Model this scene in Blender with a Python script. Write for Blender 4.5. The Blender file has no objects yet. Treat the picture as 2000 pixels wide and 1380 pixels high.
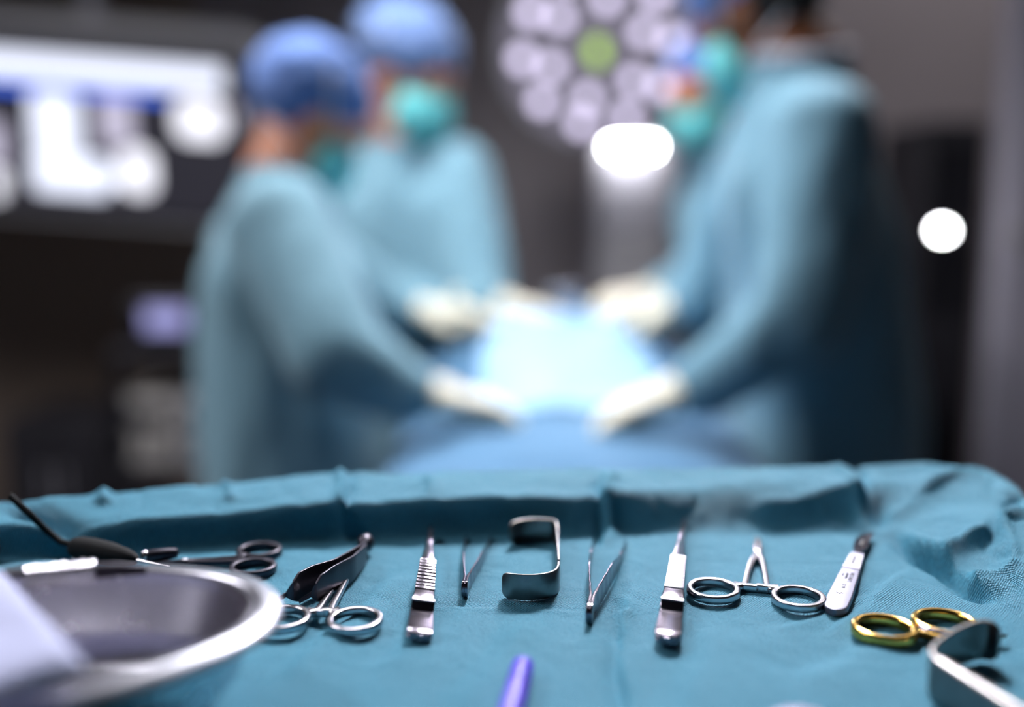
import bpy, bmesh, math, random
from mathutils import Vector, Matrix, Quaternion, noise
random.seed(7)
C = bpy.context.scene.collection
PI = math.pi
V = Vector

# ------------------------------------------------------------------ camera
CAMZ = 1.27; TZ = 1.10; PITCH = math.radians(8.5); FP = 2000*35/36.0
cam_d = bpy.data.cameras.new('camera'); cam = bpy.data.objects.new('camera', cam_d); C.objects.link(cam)
cam.location = (0, 0, CAMZ); cam.rotation_euler = (PI/2-PITCH, 0, 0)
cam_d.lens = 35; cam_d.sensor_width = 36; cam_d.clip_start = 0.02; cam_d.clip_end = 50
cam_d.dof.use_dof = True; cam_d.dof.focus_distance = 0.436; cam_d.dof.aperture_fstop = 1.7
bpy.context.scene.camera = cam

# ------------------------------------------------------------------ world, exposure, big lights
sc = bpy.context.scene
sc.view_settings.view_transform = 'Standard'; sc.view_settings.look = 'None'
sc.view_settings.gamma = 1; sc.view_settings.use_curve_mapping = False
sc.view_settings.exposure = 0.0
w = bpy.data.worlds.new('world'); sc.world = w; w.use_nodes = True
w.node_tree.nodes['Background'].inputs[0].default_value = (0.02, 0.022, 0.028, 1)
w.node_tree.nodes['Background'].inputs[1].default_value = 0.3

def area(name, loc, target, size, power, color, size_y=None, spread=PI):
    d = bpy.data.lights.new(name, 'AREA'); d.shape = 'DISK' if size_y is None else 'RECTANGLE'
    d.size = size
    if size_y: d.size_y = size_y
    d.energy = power; d.color = color; d.spread = spread
    o = bpy.data.objects.new(name, d); C.objects.link(o); o.location = loc
    o.rotation_euler = (V(target)-V(loc)).to_track_quat('-Z', 'Y').to_euler()
    return o
def spot(name, loc, target, power, color, angle, blend=0.8, rad=0.15):
    d = bpy.data.lights.new(name, 'SPOT'); d.energy = power; d.color = color
    d.spot_size = math.radians(angle); d.spot_blend = blend; d.shadow_soft_size = rad
    o = bpy.data.objects.new(name, d); C.objects.link(o); o.location = loc
    o.rotation_euler = (V(target)-V(loc)).to_track_quat('-Z', 'Y').to_euler()
    return o
# the two surgical lamp heads over the field (above the frame)
LAMP_A = (-0.26, 1.78, 2.40); LAMP_B = (0.34, 1.97, 2.52)
area('field_lamp_light', LAMP_A, (0.06, 1.80, 1.0), 0.42, 21, (0.93, 0.96, 1.0), spread=math.radians(140))
spot('field_lamp_beam', (-0.26, 1.78, 2.39), (0.08, 1.72, 1.0), 11, (0.95, 0.97, 1.0), 30, 1.0, 0.12)
area('tray_lamp_light', LAMP_B, (0.05, 0.42, 1.10), 0.36, 14.5, (0.95, 0.95, 1.0), spread=math.radians(70))
area('wall_lamp_light', (0.25, 2.85, 1.74), (0.0, 0.4, 1.0), 0.5, 2, (0.86, 0.82, 1.0), spread=math.radians(100))
# unseen ceiling panels, added to brighten the leftmost gown and the back wall
area('added_ceiling_fill', (-1.7, 1.15, 2.86), (-1.0, 1.5, 0.8), 1.2, 34, (0.95, 0.95, 1.0), 0.3, math.radians(120))
area('added_ceiling_fill', (1.7, 3.0, 2.86), (1.7, 3.0, 0), 1.2, 15, (1.0, 0.97, 0.97), 0.3)

def ray(px, py):
    dx = (px-1000)/FP; dy = -(py-690)/FP
    return V((dx, math.cos(PITCH)+dy*math.sin(PITCH), -math.sin(PITCH)+dy*math.cos(PITCH)))
def G(px, py, h=0.0):
    """point on the level plane h above the tray seen at this place"""
    r = ray(px, py); k = (TZ+h-CAMZ)/r.z
    return V((0, 0, CAMZ))+r*k
def W(px, py, Y):
    r = ray(px, py); return V((0, 0, CAMZ))+r*(Y/r.y)

# ------------------------------------------------------------------ materials
def lin(r, g, b):
    f = lambda c: c/12.92 if c <= 0.04045 else ((c+0.055)/1.055)**2.4
    return (f(r/255), f(g/255), f(b/255), 1)
def mat(name, col, rough=0.5, metal=0.0, noise_amt=0.0, nscale=30, bump=0.0, bscale=200, emit=None, estr=0, sheen=0, spec=0.5, trans=0, alpha=1, coat=0, aniso=0):
    m = bpy.data.materials.new(name); m.use_nodes = True
    nt = m.node_tree; b = nt.nodes['Principled BSDF']
    b.inputs['Base Color'].default_value = col; b.inputs['Roughness'].default_value = rough
    b.inputs['Metallic'].default_value = metal; b.inputs['Specular IOR Level'].default_value = spec
    b.inputs['Sheen Weight'].default_value = sheen; b.inputs['Transmission Weight'].default_value = trans
    b.inputs['Alpha'].default_value = alpha; b.inputs['Coat Weight'].default_value = coat
    if aniso: b.inputs['Anisotropic'].default_value = aniso
    tc = nt.nodes.new('ShaderNodeTexCoord')
    if noise_amt:
        n = nt.nodes.new('ShaderNodeTexNoise'); n.inputs['Scale'].default_value = nscale; n.inputs['Detail'].default_value = 5
        nt.links.new(tc.outputs['Object'], n.inputs['Vector'])
        mx = nt.nodes.new('ShaderNodeMixRGB'); mx.blend_type = 'MULTIPLY'; mx.inputs[0].default_value = 1
        mr = nt.nodes.new('ShaderNodeMapRange'); mr.inputs[1].default_value = 0.3; mr.inputs[2].default_value = 0.7
        mr.inputs[3].default_value = 1-noise_amt; mr.inputs[4].default_value = 1+noise_amt*0.4
        nt.links.new(n.outputs['Fac'], mr.inputs[0])
        mx.inputs[1].default_value = col; nt.links.new(mr.outputs[0], mx.inputs[2])
        nt.links.new(mx.outputs[0], b.inputs['Base Color'])
        r2 = nt.nodes.new('ShaderNodeMapRange'); r2.inputs[3].default_value = rough*(1-noise_amt*0.7); r2.inputs[4].default_value = min(1, rough*(1+noise_amt*0.7))
        nt.links.new(n.outputs['Fac'], r2.inputs[0]); nt.links.new(r2.outputs[0], b.inputs['Roughness'])
    if bump:
        n2 = nt.nodes.new('ShaderNodeTexNoise'); n2.inputs['Scale'].default_value = bscale; n2.inputs['Detail'].default_value = 4
        nt.links.new(tc.outputs['Object'], n2.inputs['Vector'])
        bp = nt.nodes.new('ShaderNodeBump'); bp.inputs['Strength'].default_value = bump; bp.inputs['Distance'].default_value = 0.001
        nt.links.new(n2.outputs['Fac'], bp.inputs['Height']); nt.links.new(bp.outputs[0], b.inputs['Normal'])
    if emit:
        b.inputs['Emission Color'].default_value = emit; b.inputs['Emission Strength'].default_value = estr
    return m

def drape_mat(name, col, scale=920.0, depth=0.0009):
    m = mat(name, col, rough=0.68, sheen=0.12, spec=0.4)
    nt = m.node_tree; b = nt.nodes['Principled BSDF']
    b.inputs['Sheen Tint'].default_value = (0.6, 0.85, 1, 1); b.inputs['Sheen Roughness'].default_value = 0.4
    tc = nt.nodes.new('ShaderNodeTexCoord')
    mp = nt.nodes.new('ShaderNodeMapping'); mp.inputs['Rotation'].default_value = (0, 0, 0.62); mp.inputs['Scale'].default_value = (1, 1.25, 1)
    nt.links.new(tc.outputs['UV'], mp.inputs['Vector'])
    vo = nt.nodes.new('ShaderNodeTexVoronoi'); vo.inputs['Scale'].default_value = scale; vo.inputs['Randomness'].default_value = 0.28
    nt.links.new(mp.outputs[0], vo.inputs['Vector'])
    n1 = nt.nodes.new('ShaderNodeTexNoise'); n1.inputs['Scale'].default_value = 700; n1.inputs['Detail'].default_value = 6; n1.inputs['Roughness'].default_value = 0.65
    nt.links.new(tc.outputs['UV'], n1.inputs['Vector'])
    n3 = nt.nodes.new('ShaderNodeTexNoise'); n3.inputs['Scale'].default_value = 45; n3.inputs['Detail'].default_value = 5; n3.inputs['Distortion'].default_value = 0.8
    nt.links.new(tc.outputs['UV'], n3.inputs['Vector'])
    ramp = nt.nodes.new('ShaderNodeMapRange'); ramp.inputs[1].default_value = 0.15; ramp.inputs[2].default_value = 0.6
    nt.links.new(vo.outputs['Distance'], ramp.inputs[0])
    ad = nt.nodes.new('ShaderNodeMath'); ad.operation = 'MULTIPLY_ADD'; ad.inputs[1].default_value = 0.9
    nt.links.new(n1.outputs['Fac'], ad.inputs[0]); nt.links.new(ramp.outputs[0], ad.inputs[2])
    b1 = nt.nodes.new('ShaderNodeBump'); b1.inputs['Strength'].default_value = 0.8; b1.inputs['Distance'].default_value = depth
    nt.links.new(ad.outputs[0], b1.inputs['Height'])
    b2 = nt.nodes.new('ShaderNodeBump'); b2.inputs['Strength'].default_value = 0.5; b2.inputs['Distance'].default_value = 0.004
    nt.links.new(n3.outputs['Fac'], b2.inputs['Height']); nt.links.new(b1.outputs[0], b2.inputs['Normal'])
    nt.links.new(b2.outputs[0], b.inputs['Normal'])
    mx = nt.nodes.new('ShaderNodeMixRGB'); mx.blend_type = 'MULTIPLY'; mx.inputs[0].default_value = 1; mx.inputs[1].default_value = col
    cr = nt.nodes.new('ShaderNodeMapRange'); cr.inputs[1].default_value = 0.3; cr.inputs[2].default_value = 1.3; cr.inputs[3].default_value = 1.22; cr.inputs[4].default_value = 0.66
    nt.links.new(ad.outputs[0], cr.inputs[0]); nt.links.new(cr.outputs[0], mx.inputs[2])
    nt.links.new(mx.outputs[0], b.inputs['Base Color'])
    return m

M = {}
M['drape'] = drape_mat('teal_nonwoven', lin(56, 140, 169))
M['steel'] = mat('satin_steel', lin(190, 184, 190), 0.22, 1, 0.08, 120)
M['steel_dark'] = mat('dull_steel', lin(128, 120, 130), 0.16, 1, 0.12, 150)
M['steel_mirror'] = mat('polished_steel', lin(222, 219, 226), 0.27, 1, 0.1, 60)
M['steel_rim'] = mat('basin_rim_steel', lin(176, 174, 182), 0.30, 1, 0.05, 60)
M['steel_brushed'] = mat('brushed_dark_steel', lin(132, 128, 128), 0.34, 1, 0.12, 300)
M['steel_scalpel'] = mat('grey_scalpel_steel', lin(118, 116, 132), 0.5, 0.75, 0.08, 200)
M['steel_matte'] = mat('matte_steel', lin(170, 166, 180), 0.34, 1, 0.08, 200)
M['ribs'] = mat('bright_steel', lin(222, 216, 226), 0.36, 1, 0.1, 500)
M['gold'] = mat('gold_plate', lin(222, 178, 90), 0.17, 1, 0.1, 200)
M['purple'] = mat('purple_plastic', lin(84, 58, 196), 0.5, 0, 0.05, 60)
M['purple_dark'] = mat('deep_purple_plastic', lin(62, 36, 180), 0.45)
M['white_paper'] = mat('white_paper', lin(160, 163, 192), 0.8, 0, 0.05, 40, 0.2, 400)
M['black'] = mat('black_rubber', (0.004, 0.004, 0.005, 1), 0.8, spec=0.2)
M['dark_metal'] = mat('black_coated_metal', lin(62, 58, 68), 0.34, 0.8, 0.1, 200)
M['ink'] = mat('dark_engraving', (0.02, 0.02, 0.03, 1), 0.6)
M['gown'] = mat('surgical_gown_cloth', lin(118, 155, 170), 0.85, 0, 0.10, 8, sheen=0.15, spec=0.2)
M['gown2'] = mat('surgical_gown_teal', lin(112, 152, 170), 0.85, 0, 0.10, 8, sheen=0.15, spec=0.2)
M['cap'] = mat('blue_cap_cloth', lin(94, 124, 186), 0.85, 0, 0.15, 20, sheen=0.1)
M['cap2'] = mat('pale_blue_cap_cloth', lin(98, 122, 168), 0.85, 0, 0.15, 20, sheen=0.1)
M['mask'] = mat('mint_mask', lin(110, 205, 205), 0.8, 0, 0.05, 30)
M['strap'] = mat('white_tie', lin(210, 210, 220), 0.7)
M['skin'] = mat('skin', lin(216, 140, 104), 0.5, 0, 0.12, 25)
M['skin_dark'] = mat('brown_skin', lin(150, 92, 60), 0.5, 0, 0.12, 25)
M['hair'] = mat('black_hair', (0.006, 0.005, 0.005, 1), 0.6, bump=0.8, bscale=300)
M['glove'] = mat('latex_glove', lin(226, 218, 196), 0.45, 0, 0.06, 40)
M['trouser'] = mat('scrub_trousers', lin(62, 96, 130), 0.85)
M['shoe'] = mat('clog_rubber', lin(190, 190, 190), 0.5)
M['eye'] = mat('eye_white', lin(225, 220, 215), 0.2)
M['iris'] = mat('dark_iris', (0.01, 0.008, 0.006, 1), 0.15)
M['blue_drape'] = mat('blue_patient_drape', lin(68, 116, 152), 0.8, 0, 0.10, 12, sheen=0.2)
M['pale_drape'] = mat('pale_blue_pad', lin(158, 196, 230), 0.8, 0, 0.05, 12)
M['wall'] = mat('dim_grey_wall', lin(140, 132, 136), 0.75, 0, 0.05, 3)
M['wall_brown'] = mat('dark_brown_panel', lin(135, 119, 108), 0.7, 0, 0.05, 3)
M['floor'] = mat('grey_vinyl_floor', lin(90, 90, 96), 0.4, 0, 0.1, 4)
M['ceiling'] = mat('ceiling_tile', lin(120, 118, 120), 0.9)
M['frame'] = mat('grey_plastic', lin(165, 162, 166), 0.5)
M['charcoal'] = mat('charcoal_plastic', lin(44, 42, 48), 0.5)
M['black_plastic'] = mat('black_plastic', lin(20, 20, 26), 0.35)
M['light_metal'] = mat('painted_light_metal', lin(150, 147, 155), 0.45, 0.1)
M['pillar'] = mat('pale_pillar_paint', lin(196, 190, 204), 0.6)
M['beige'] = mat('beige_enamel', lin(168, 162, 158), 0.5)
def emit_mat(name, col, s):
    m = mat(name, (0.02, 0.02, 0.02, 1), 0.4, emit=col, estr=s); return m
M['e_white'] = emit_mat('screen_white', (0.80, 0.84, 1, 1), 1.5)
M['e_blob'] = emit_mat('screen_scan_white', (0.90, 0.90, 1, 1), 1.5)
M['e_dim'] = emit_mat('screen_scan_grey', (0.62, 0.58, 0.75, 1), 1.0)
M['e_blue'] = emit_mat('screen_blue', (0.03, 0.12, 0.75, 1), 1.6)
M['e_screen'] = emit_mat('screen_dark', (0.10, 0.09, 0.16, 1), 0.14)
M['e_small'] = emit_mat('small_screen_glow', (0.42, 0.42, 0.85, 1), 0.9)
M['e_led'] = emit_mat('lamp_led_lens', (0.74, 0.66, 0.92, 1), 2.6)
M['e_cover'] = emit_mat('lamp_cover_glow', (0.50, 0.44, 0.60, 1), 0.36)
M['e_strip'] = emit_mat('wall_lamp_tube', (0.95, 0.97, 1, 1), 75)
M['e_spot'] = emit_mat('spot_lamp_bulb', (0.95, 0.97, 1, 1), 60)
M['e_panel'] = emit_mat('added_panel_glow', (0.95, 0.95, 1, 1), 1.0)  # glow of the added ceiling panels
M['lime'] = mat('lime_handle_glow', lin(150, 200, 30), 0.5, emit=(0.32, 0.55, 0.0, 1), estr=1.6)  # handle is no lamp; own glow added to keep the lime bright

# ------------------------------------------------------------------ mesh helpers
class MB:
    def __init__(s): s.v = []; s.f = []
    def add(s, vs, fs):
        n = len(s.v); s.v += [V(p) for p in vs]; s.f += [[i+n for i in f] for f in fs]; return s
    def loft(s, rings, cap=True, close=False):
        n = len(rings[0]); vs = [p for r in rings for p in r]; fs = []
        R = len(rings)
        for i in range(R if close else R-1):
            a = i*n; b = ((i+1) % R)*n
            for j in range(n):
                k = (j+1) % n; fs.append([a+j, a+k, b+k, b+j])
        if cap and not close:
            fs.append(list(range(n))[::-1]); fs.append([(R-1)*n+j for j in range(n)])
        return s.add(vs, fs)
    def box(s, c, d, rot=None):
        c = V(c); hx, hy, hz = d[0]/2, d[1]/2, d[2]/2
        vs = [V((x, y, z)) for x in (-hx, hx) for y in (-hy, hy) for z in (-hz, hz)]
        if rot: vs = [rot @ p for p in vs]
        return s.add([c+p for p in vs], [[0, 1, 3, 2], [4, 6, 7, 5], [0, 4, 5, 1], [2, 3, 7, 6], [0, 2, 6, 4], [1, 5, 7, 3]])
    def tube(s, pts, rad, n=12, squash=1.0, close=False, up=V((0, 0, 1))):
        pts = [V(p) for p in pts]; N = len(pts); rings = []
        if not hasattr(rad, '__len__'): rad = [rad]*N
        for i, p in enumerate(pts):
            if close: t = pts[(i+1) % N]-pts[i-1]
            else: t = pts[min(i+1, N-1)]-pts[max(i-1, 0)]
            t.normalize()
            u = up if abs(t.dot(up)) < 0.95 else V((1, 0, 0))
            sx = t.cross(u).normalized(); sy = sx.cross(t).normalized()
            rings.append([p+sx*math.cos(2*PI*k/n)*rad[i]+sy*math.sin(2*PI*k/n)*rad[i]*squash for k in range(n)])
        return s.loft(rings, True, close)
    def ell(s, c, r, rot=None, nu=20, nv=12):
        vs = []; fs = []; c = V(c)
        for i in range(1, nv):
            th = PI*i/nv
            for j in range(nu):
                ph = 2*PI*j/nu
                p = V((r[0]*math.sin(th)*math.cos(ph), r[1]*math.sin(th)*math.sin(ph), r[2]*math.cos(th)))
                vs.append(p)
        vs.append(V((0, 0, r[2]))); vs.append(V((0, 0, -r[2])))
        if rot: vs = [rot @ p for p in vs]
        vs = [c+p for p in vs]
        for i in range(nv-2):
            for j in range(nu):
                k = (j+1) % nu; fs.append([i*nu+j, (i+1)*nu+j, (i+1)*nu+k, i*nu+k])
        T = (nv-1)*nu
        for j in range(nu):
            k = (j+1) % nu; fs.append([T, j, k]); fs.append([T+1, (nv-2)*nu+k, (nv-2)*nu+j])
        return s.add(vs, fs)
    def cap(s, a, b, ra, rb, n=16):
        """tapered capsule"""
        a = V(a); b = V(b); t = (b-a); L = t.length; t.normalize()
        u = V((0, 0, 1)) if abs(t.z) < 0.95 else V((1, 0, 0))
        sx = t.cross(u).normalized(); sy = sx.cross(t).normalized()
        prof = []
        for k in range(1, 6): th = PI/2*k/5; prof.append((-ra*math.cos(th), ra*math.sin(th)))
        for k in range(0, 5): th = PI/2*k/5; prof.append((L+rb*math.sin(th), rb*math.cos(th)))
        rings = [[a+t*y+sx*r*math.cos(2*PI*j/n)+sy*r*math.sin(2*PI*j/n) for j in range(n)] for y, r in prof]
        return s.loft(rings)
    def prism(s, poly, z0, z1):
        n = len(poly)
        return s.add([V((x, y, z0)) for x, y in poly]+[V((x, y, z1)) for x, y in poly],
                     [list(range(n))[::-1], [n+i for i in range(n)]]+[[i, (i+1) % n, n+(i+1) % n, n+i] for i in range(n)])
    def xf(s, m):
        s.v = [m @ p for p in s.v]; return s
    def build(s, name, m, parent=None, smooth=True, bevel=0, seg=2, origin=None, loc=None, uv=None, angle=40):
        me = bpy.data.meshes.new(name)
        o0 = V(origin) if origin else V((0, 0, 0))
        me.from_pydata([tuple(p-o0) for p in s.v], [], s.f); me.update()
        bm = bmesh.new(); bm.from_mesh(me); bmesh.ops.recalc_face_normals(bm, faces=bm.faces); bm.to_mesh(me); bm.free()
        if smooth: me.polygons.foreach_set('use_smooth', [True]*len(me.polygons))
        me.materials.append(m)
        o = bpy.data.objects.new(name, me); C.objects.link(o)
        if bevel:
            b = o.modifiers.new('bevel', 'BEVEL'); b.width = bevel; b.segments = seg; b.limit_method = 'ANGLE'; b.angle_limit = math.radians(35)
        if smooth: 
            try: me.set_sharp_from_angle(angle=math.radians(angle))
            except Exception: pass
        if parent: o.parent = parent
        if origin: o.location = origin if not loc else loc
        elif loc: o.location = loc
        return o
def bake(o):
    dg = bpy.context.evaluated_depsgraph_get(); ev = o.evaluated_get(dg)
    me = bpy.data.meshes.new_from_object(ev, depsgraph=dg); old = o.data
    o.modifiers.clear(); o.data = me; bpy.data.meshes.remove(old)
    me.polygons.foreach_set('use_smooth', [True]*len(me.polygons)); me.name = o.name
    return o
def blob(mb, name, m, parent, origin, voxel=0.008, smooth=6, fold=None):
    """union of overlapping shapes as one continuous smooth surface"""
    o = mb.build(name, m, None, origin=origin, loc=(0, 0, 0))
    r = o.modifiers.new('r', 'REMESH'); r.mode = 'VOXEL'; r.voxel_size = voxel
    s_ = o.modifiers.new('s', 'SMOOTH'); s_.iterations = smooth; s_.factor = 0.5
    bpy.context.view_layer.update()
    bake(o)
    if fold:
        me = o.data; nor = [v.normal.copy() for v in me.vertices]
        for v, nn in zip(me.vertices, nor):
            v.co += nn*fold(v.co, nn)
    o.parent = parent; o.location = (0, 0, 0)
    return o
def tag(o, label=None, cat=None, group=None, kind=None):
    if label: o['label'] = label
    if cat: o['category'] = cat
    if group: o['group'] = group
    if kind: o['kind'] = kind
    return o
def thing(name, label, cat, loc, rz=0, group=None, rot=None):
    o = bpy.data.objects.new(name, None); C.objects.link(o); o.location = loc; o.rotation_euler = rot or (0, 0, rz)
    o.empty_display_size = 0.02
    return tag(o, label, cat, group)
def copy_tree(o, parent=None):
    c = o.copy(); C.objects.link(c)
    if parent: c.parent = parent
    for ch in [x for x in bpy.data.objects if x.parent == o]: copy_tree(ch, c)
    return c
def rsec(c, sx, sy, w, h, r=None, n=4):
    """rounded rectangle section, centre c, axes sx, sy"""
    if r is None: r = min(w, h)*0.3
    r = min(r, w/2*0.98, h/2*0.98); out = []
    for qx, qy, a0 in ((1, 1, 0), (-1, 1, PI/2), (-1, -1, PI), (1, -1, 1.5*PI)):
        for k in range(n):
            a = a0+PI/2*k/(n-1)
            out.append(c+sx*(qx*(w/2-r)+r*math.cos(a))+sy*(qy*(h/2-r)+r*math.sin(a)))
    return out
def interp(tab, x):
    if x <= tab[0][0]: return tab[0][1]
    for (a, b), (c, d) in zip(tab, tab[1:]):
        if x <= c:
            t = (x-a)/(c-a); t = t*t*(3-2*t); return b+(d-b)*t
    return tab[-1][1]
def linterp(tab, x):
    if x <= tab[0][0]: return tab[0][1]
    for (a, b), (c, d) in zip(tab, tab[1:]):
        if x <= c: return b+(d-b)*(x-a)/(c-a)
    return tab[-1][1]
def heading(a, b):
    d = b-a; return math.atan2(-d.x, d.y), math.hypot(d.x, d.y)
def struct(name, mb, m, label=None, bevel=0):
    o = mb.build(name, m, None, smooth=False, bevel=bevel); o['kind'] = 'structure'
    if label: o['label'] = label
    return o

# ------------------------------------------------------------------ the room
struct('floor', MB().box((0, 1.2, -0.03), (7.0, 6.6, 0.06)), M['floor'])
struct('ceiling', MB().box((0, 1.2, 2.93), (7.0, 6.6, 0.06)), M['ceiling'])
BY = 3.9
struct('wall_back', MB().box((0.9, BY+0.05, 1.45), (4.2, 0.1, 2.9)), M['wall'])
struct('wall_back_panelled', MB().box((-2.35, BY+0.04, 1.45), (2.3, 0.12, 2.9)), M['wall_brown'])
struct('wall_left', MB().box((-3.5, 1.2, 1.45), (0.1, 5.5, 2.9)), M['wall_brown'])
struct('wall_right', MB().box((3.05, 1.2, 1.45), (0.1, 5.5, 2.9)), M['wall'])
struct('wall_front', MB().box((0, -1.95, 1.45), (7.0, 0.1, 2.9)), M['wall'])
struct('baseboard_back', MB().box((0.9, BY-0.006, 0.05), (4.2, 0.012, 0.1)), M['charcoal'])
c0 = W(1925, 500, 3.0); c1 = W(2060, 500, 3.0)
struct('trim_1', MB().box(((c0.x+c1.x)/2+0.03, 3.0, 1.45), (c1.x-c0.x, 0.10, 2.9)), M['pillar'], 'pale grey pillar at the right edge of the room', 0.01)
for i, (x, y) in enumerate(((-1.7, 1.15), (1.7, 3.0))):  # bodies for the two added fill lights, out of view
    t = thing('added_ceiling_panel', ['added unseen ceiling light panel left of the instrument tray', 'added unseen ceiling light panel behind the operating table'][i], 'ceiling light', (x, y, 2.9), group='added ceiling light panels')
    MB().box((0, 0, -0.012), (1.28, 0.36, 0.02)).build('frame', M['frame'], t, False, 0.003)
    MB().box((0, 0, -0.024), (1.2, 0.3, 0.006)).build('diffuser', M['e_panel'], t, False)

# ------------------------------------------------------------------ draped tray
XR = 0.268; XL = -0.315
def yb(x):                      # back foot of the tray wall
    return linterp([(-0.32, 0.455), (-0.20, 0.474), (-0.08, 0.495), (0.0, 0.500), (0.12, 0.500), (0.27, 0.503)], x)
def rise_w(x):
    return linterp([(-0.32, 0.006), (0.0, 0.007), (0.05, 0.016), (0.12, 0.034), (0.3, 0.04)], x)
def lipy(x):
    return linterp([(-0.32, 0.492), (-0.26, 0.500), (-0.16, 0.530), (-0.10, 0.546), (0.05, 0.550), (0.20, 0.556), (0.27, 0.556)], x)
def xr(y):
    return linterp([(0.2, 0.235), (0.44, 0.207), (0.5, 0.188), (0.6, 0.185)], y)
def ss(a, b, x):
    t = max(0, min(1, (x-a)/(b-a))); return t*t*(3-2*t)
# fold lines pressed into the sheet: x0,y0,x1,y1,width,height,kind(0 ridge,1 step)
def gl(p, q, h0=0, h1=0): a = G(*p, h0); b = G(*q, h1); return (a.x, a.y, b.x, b.y)
CREASE = [
    gl((1752, 1040), (1915, 1158), .004, 0)+(0.0042, -0.0075, 0),
    gl((1768, 1034), (1930, 1146), .006, .002)+(0.0045, 0.0060, 0),
    gl((1700, 1040), (1640, 912), 0, .022)+(0.0045, 0.0030, 0),
    gl((1725, 1035), (1668, 910), 0, .022)+(0.0035, -0.0028, 0),
    gl((1480, 1025), (1690, 955), 0, .016)+(0.0060, 0.0028, 0),
    gl((1730, 1010), (1905, 915), .006, .022)+(0.0070, 0.0035, 0),
    gl((1172, 1060), (1166, 935), 0, .020)+(0.0022, -0.0022, 0),
    gl((1188, 1060), (1190, 930), 0, .020)+(0.0040, 0.0030, 0),
    gl((1200, 1225), (1212, 1390))+(0.0042, -0.0024, 0),
    gl((1215, 1210), (1232, 1390))+(0.0018, 0.0014, 0),
    gl((1200, 1130), (1232, 1205))+(0.0024, 0.0010, 0),
    gl((1190, 1192), (1234, 1206))+(0.0020, 0.0007, 0),
    gl((1213, 1210), (1213, 1090))+(0.0050, 0.0014, 1),
    gl((672, 1050), (668, 925), 0, .020)+(0.0028, 0.0032, 0),
    gl((684, 1050), (684, 925), 0, .020)+(0.0022, -0.0026, 0),
    gl((460, 1035), (440, 945), 0, .018)+(0.0026, 0.0022, 0),
    gl((212, 1040), (200, 960), 0, .018)+(0.0030, 0.0030, 0),
    gl((850, 1030), (838, 935), 0, .020)+(0.0030, 0.0020, 0),
    gl((30, 985), (255, 1095), .018, 0)+(0.0060, -0.0060, 0),
    gl((1960, 1000), (1990, 1090), .02, .016)+(0.0030, 0.0022, 0),
    gl((1900, 1090), (2000, 1085), .012, .014)+(0.0030, 0.0020, 0),
    gl((1990, 960), (1935, 1050), .022, .012)+(0.0030, -0.0045, 0),
    gl((1850, 1060), (1990, 990), .01, .022)+(0.0050, 0.0042, 0),
    gl((1620, 1230), (1760, 1110))+(0.0030, 0.0007, 1),
    gl((1530, 1220), (1700, 1150))+(0.0030, 0.0005, 1),
    gl((560, 1300), (770, 1120))+(0.0060, 0.0012, 1),
    gl((740, 1290), (880, 1180))+(0.0060, 0.0009, 1),
    gl((880, 1380), (1010, 1210))+(0.0080, 0.0010, 1),
    gl((850, 1175), (1130, 1185))+(0.0020, 0.0005, 1),
    gl((1330, 1380), (1380, 1230))+(0.0090, 0.0012, 1),
    gl((1560, 1320), (1700, 1250))+(0.0080, 0.0012, 1),
]
def crease(x, y):
    z = 0
    for x0, y0, x1, y1, wd, am, kd in CREASE:
        dx, dy = x1-x0, y1-y0; L2 = dx*dx+dy*dy; L = math.sqrt(L2)
        t = ((x-x0)*dx+(y-y0)*dy)/L2
        if t < -0.15 or t > 1.15: continue
        d = ((x-x0)*dy-(y-y0)*dx)/L
        d += 0.0012*math.sin(t*9+x0*300)
        if abs(d) > 5*wd: continue
        tp = ss(-0.15, 0.12, t)*(1-ss(0.88, 1.15, t))
        if kd == 0: z += 1.6*am*tp*math.exp(-abs(d/wd)**1.5)
        else: z += 1.6*am*tp*(math.tanh(d/wd*1.6))*math.exp(-(d/(2.2*wd))**2)
    return z
def drape_z(x, y):
    b = yb(x); rw = rise_w(x)
    hb = linterp([(-0.3, 0.014), (-0.1, 0.018), (0.1, 0.020)], x)
    back = hb*ss(b, b+rw, y)+0.003*ss(b+rw, lipy(x), y)
    q = xr(y)
    right = 0.024*min(1, max(0, (x-q)/(XR-q)))**0.9 if x > q else 0
    left = 0.022*ss(-0.285, -0.305, x)
    front = 0.020*ss(0.165, 0.145, y)
    z = max(back, right, left, front)
    k = 0.35+0.65*ss(0, 0.01, z)+0.8*ss(0.19, 0.24, x)
    n = noise.noise(V((x*22, y*26, 1.7)))*0.0030+noise.noise(V((x*60, y*48, 5)))*0.0007+noise.noise(V((x*150+y*40, y*130, 9)))*0.00012
    r = abs(noise.noise(V((x*34+y*14, y*30-x*10, 3.3))))
    n += -0.0009*(1-min(1, r/0.13))
    return z+(n*k-0.0011)+crease(x, y)
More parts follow.
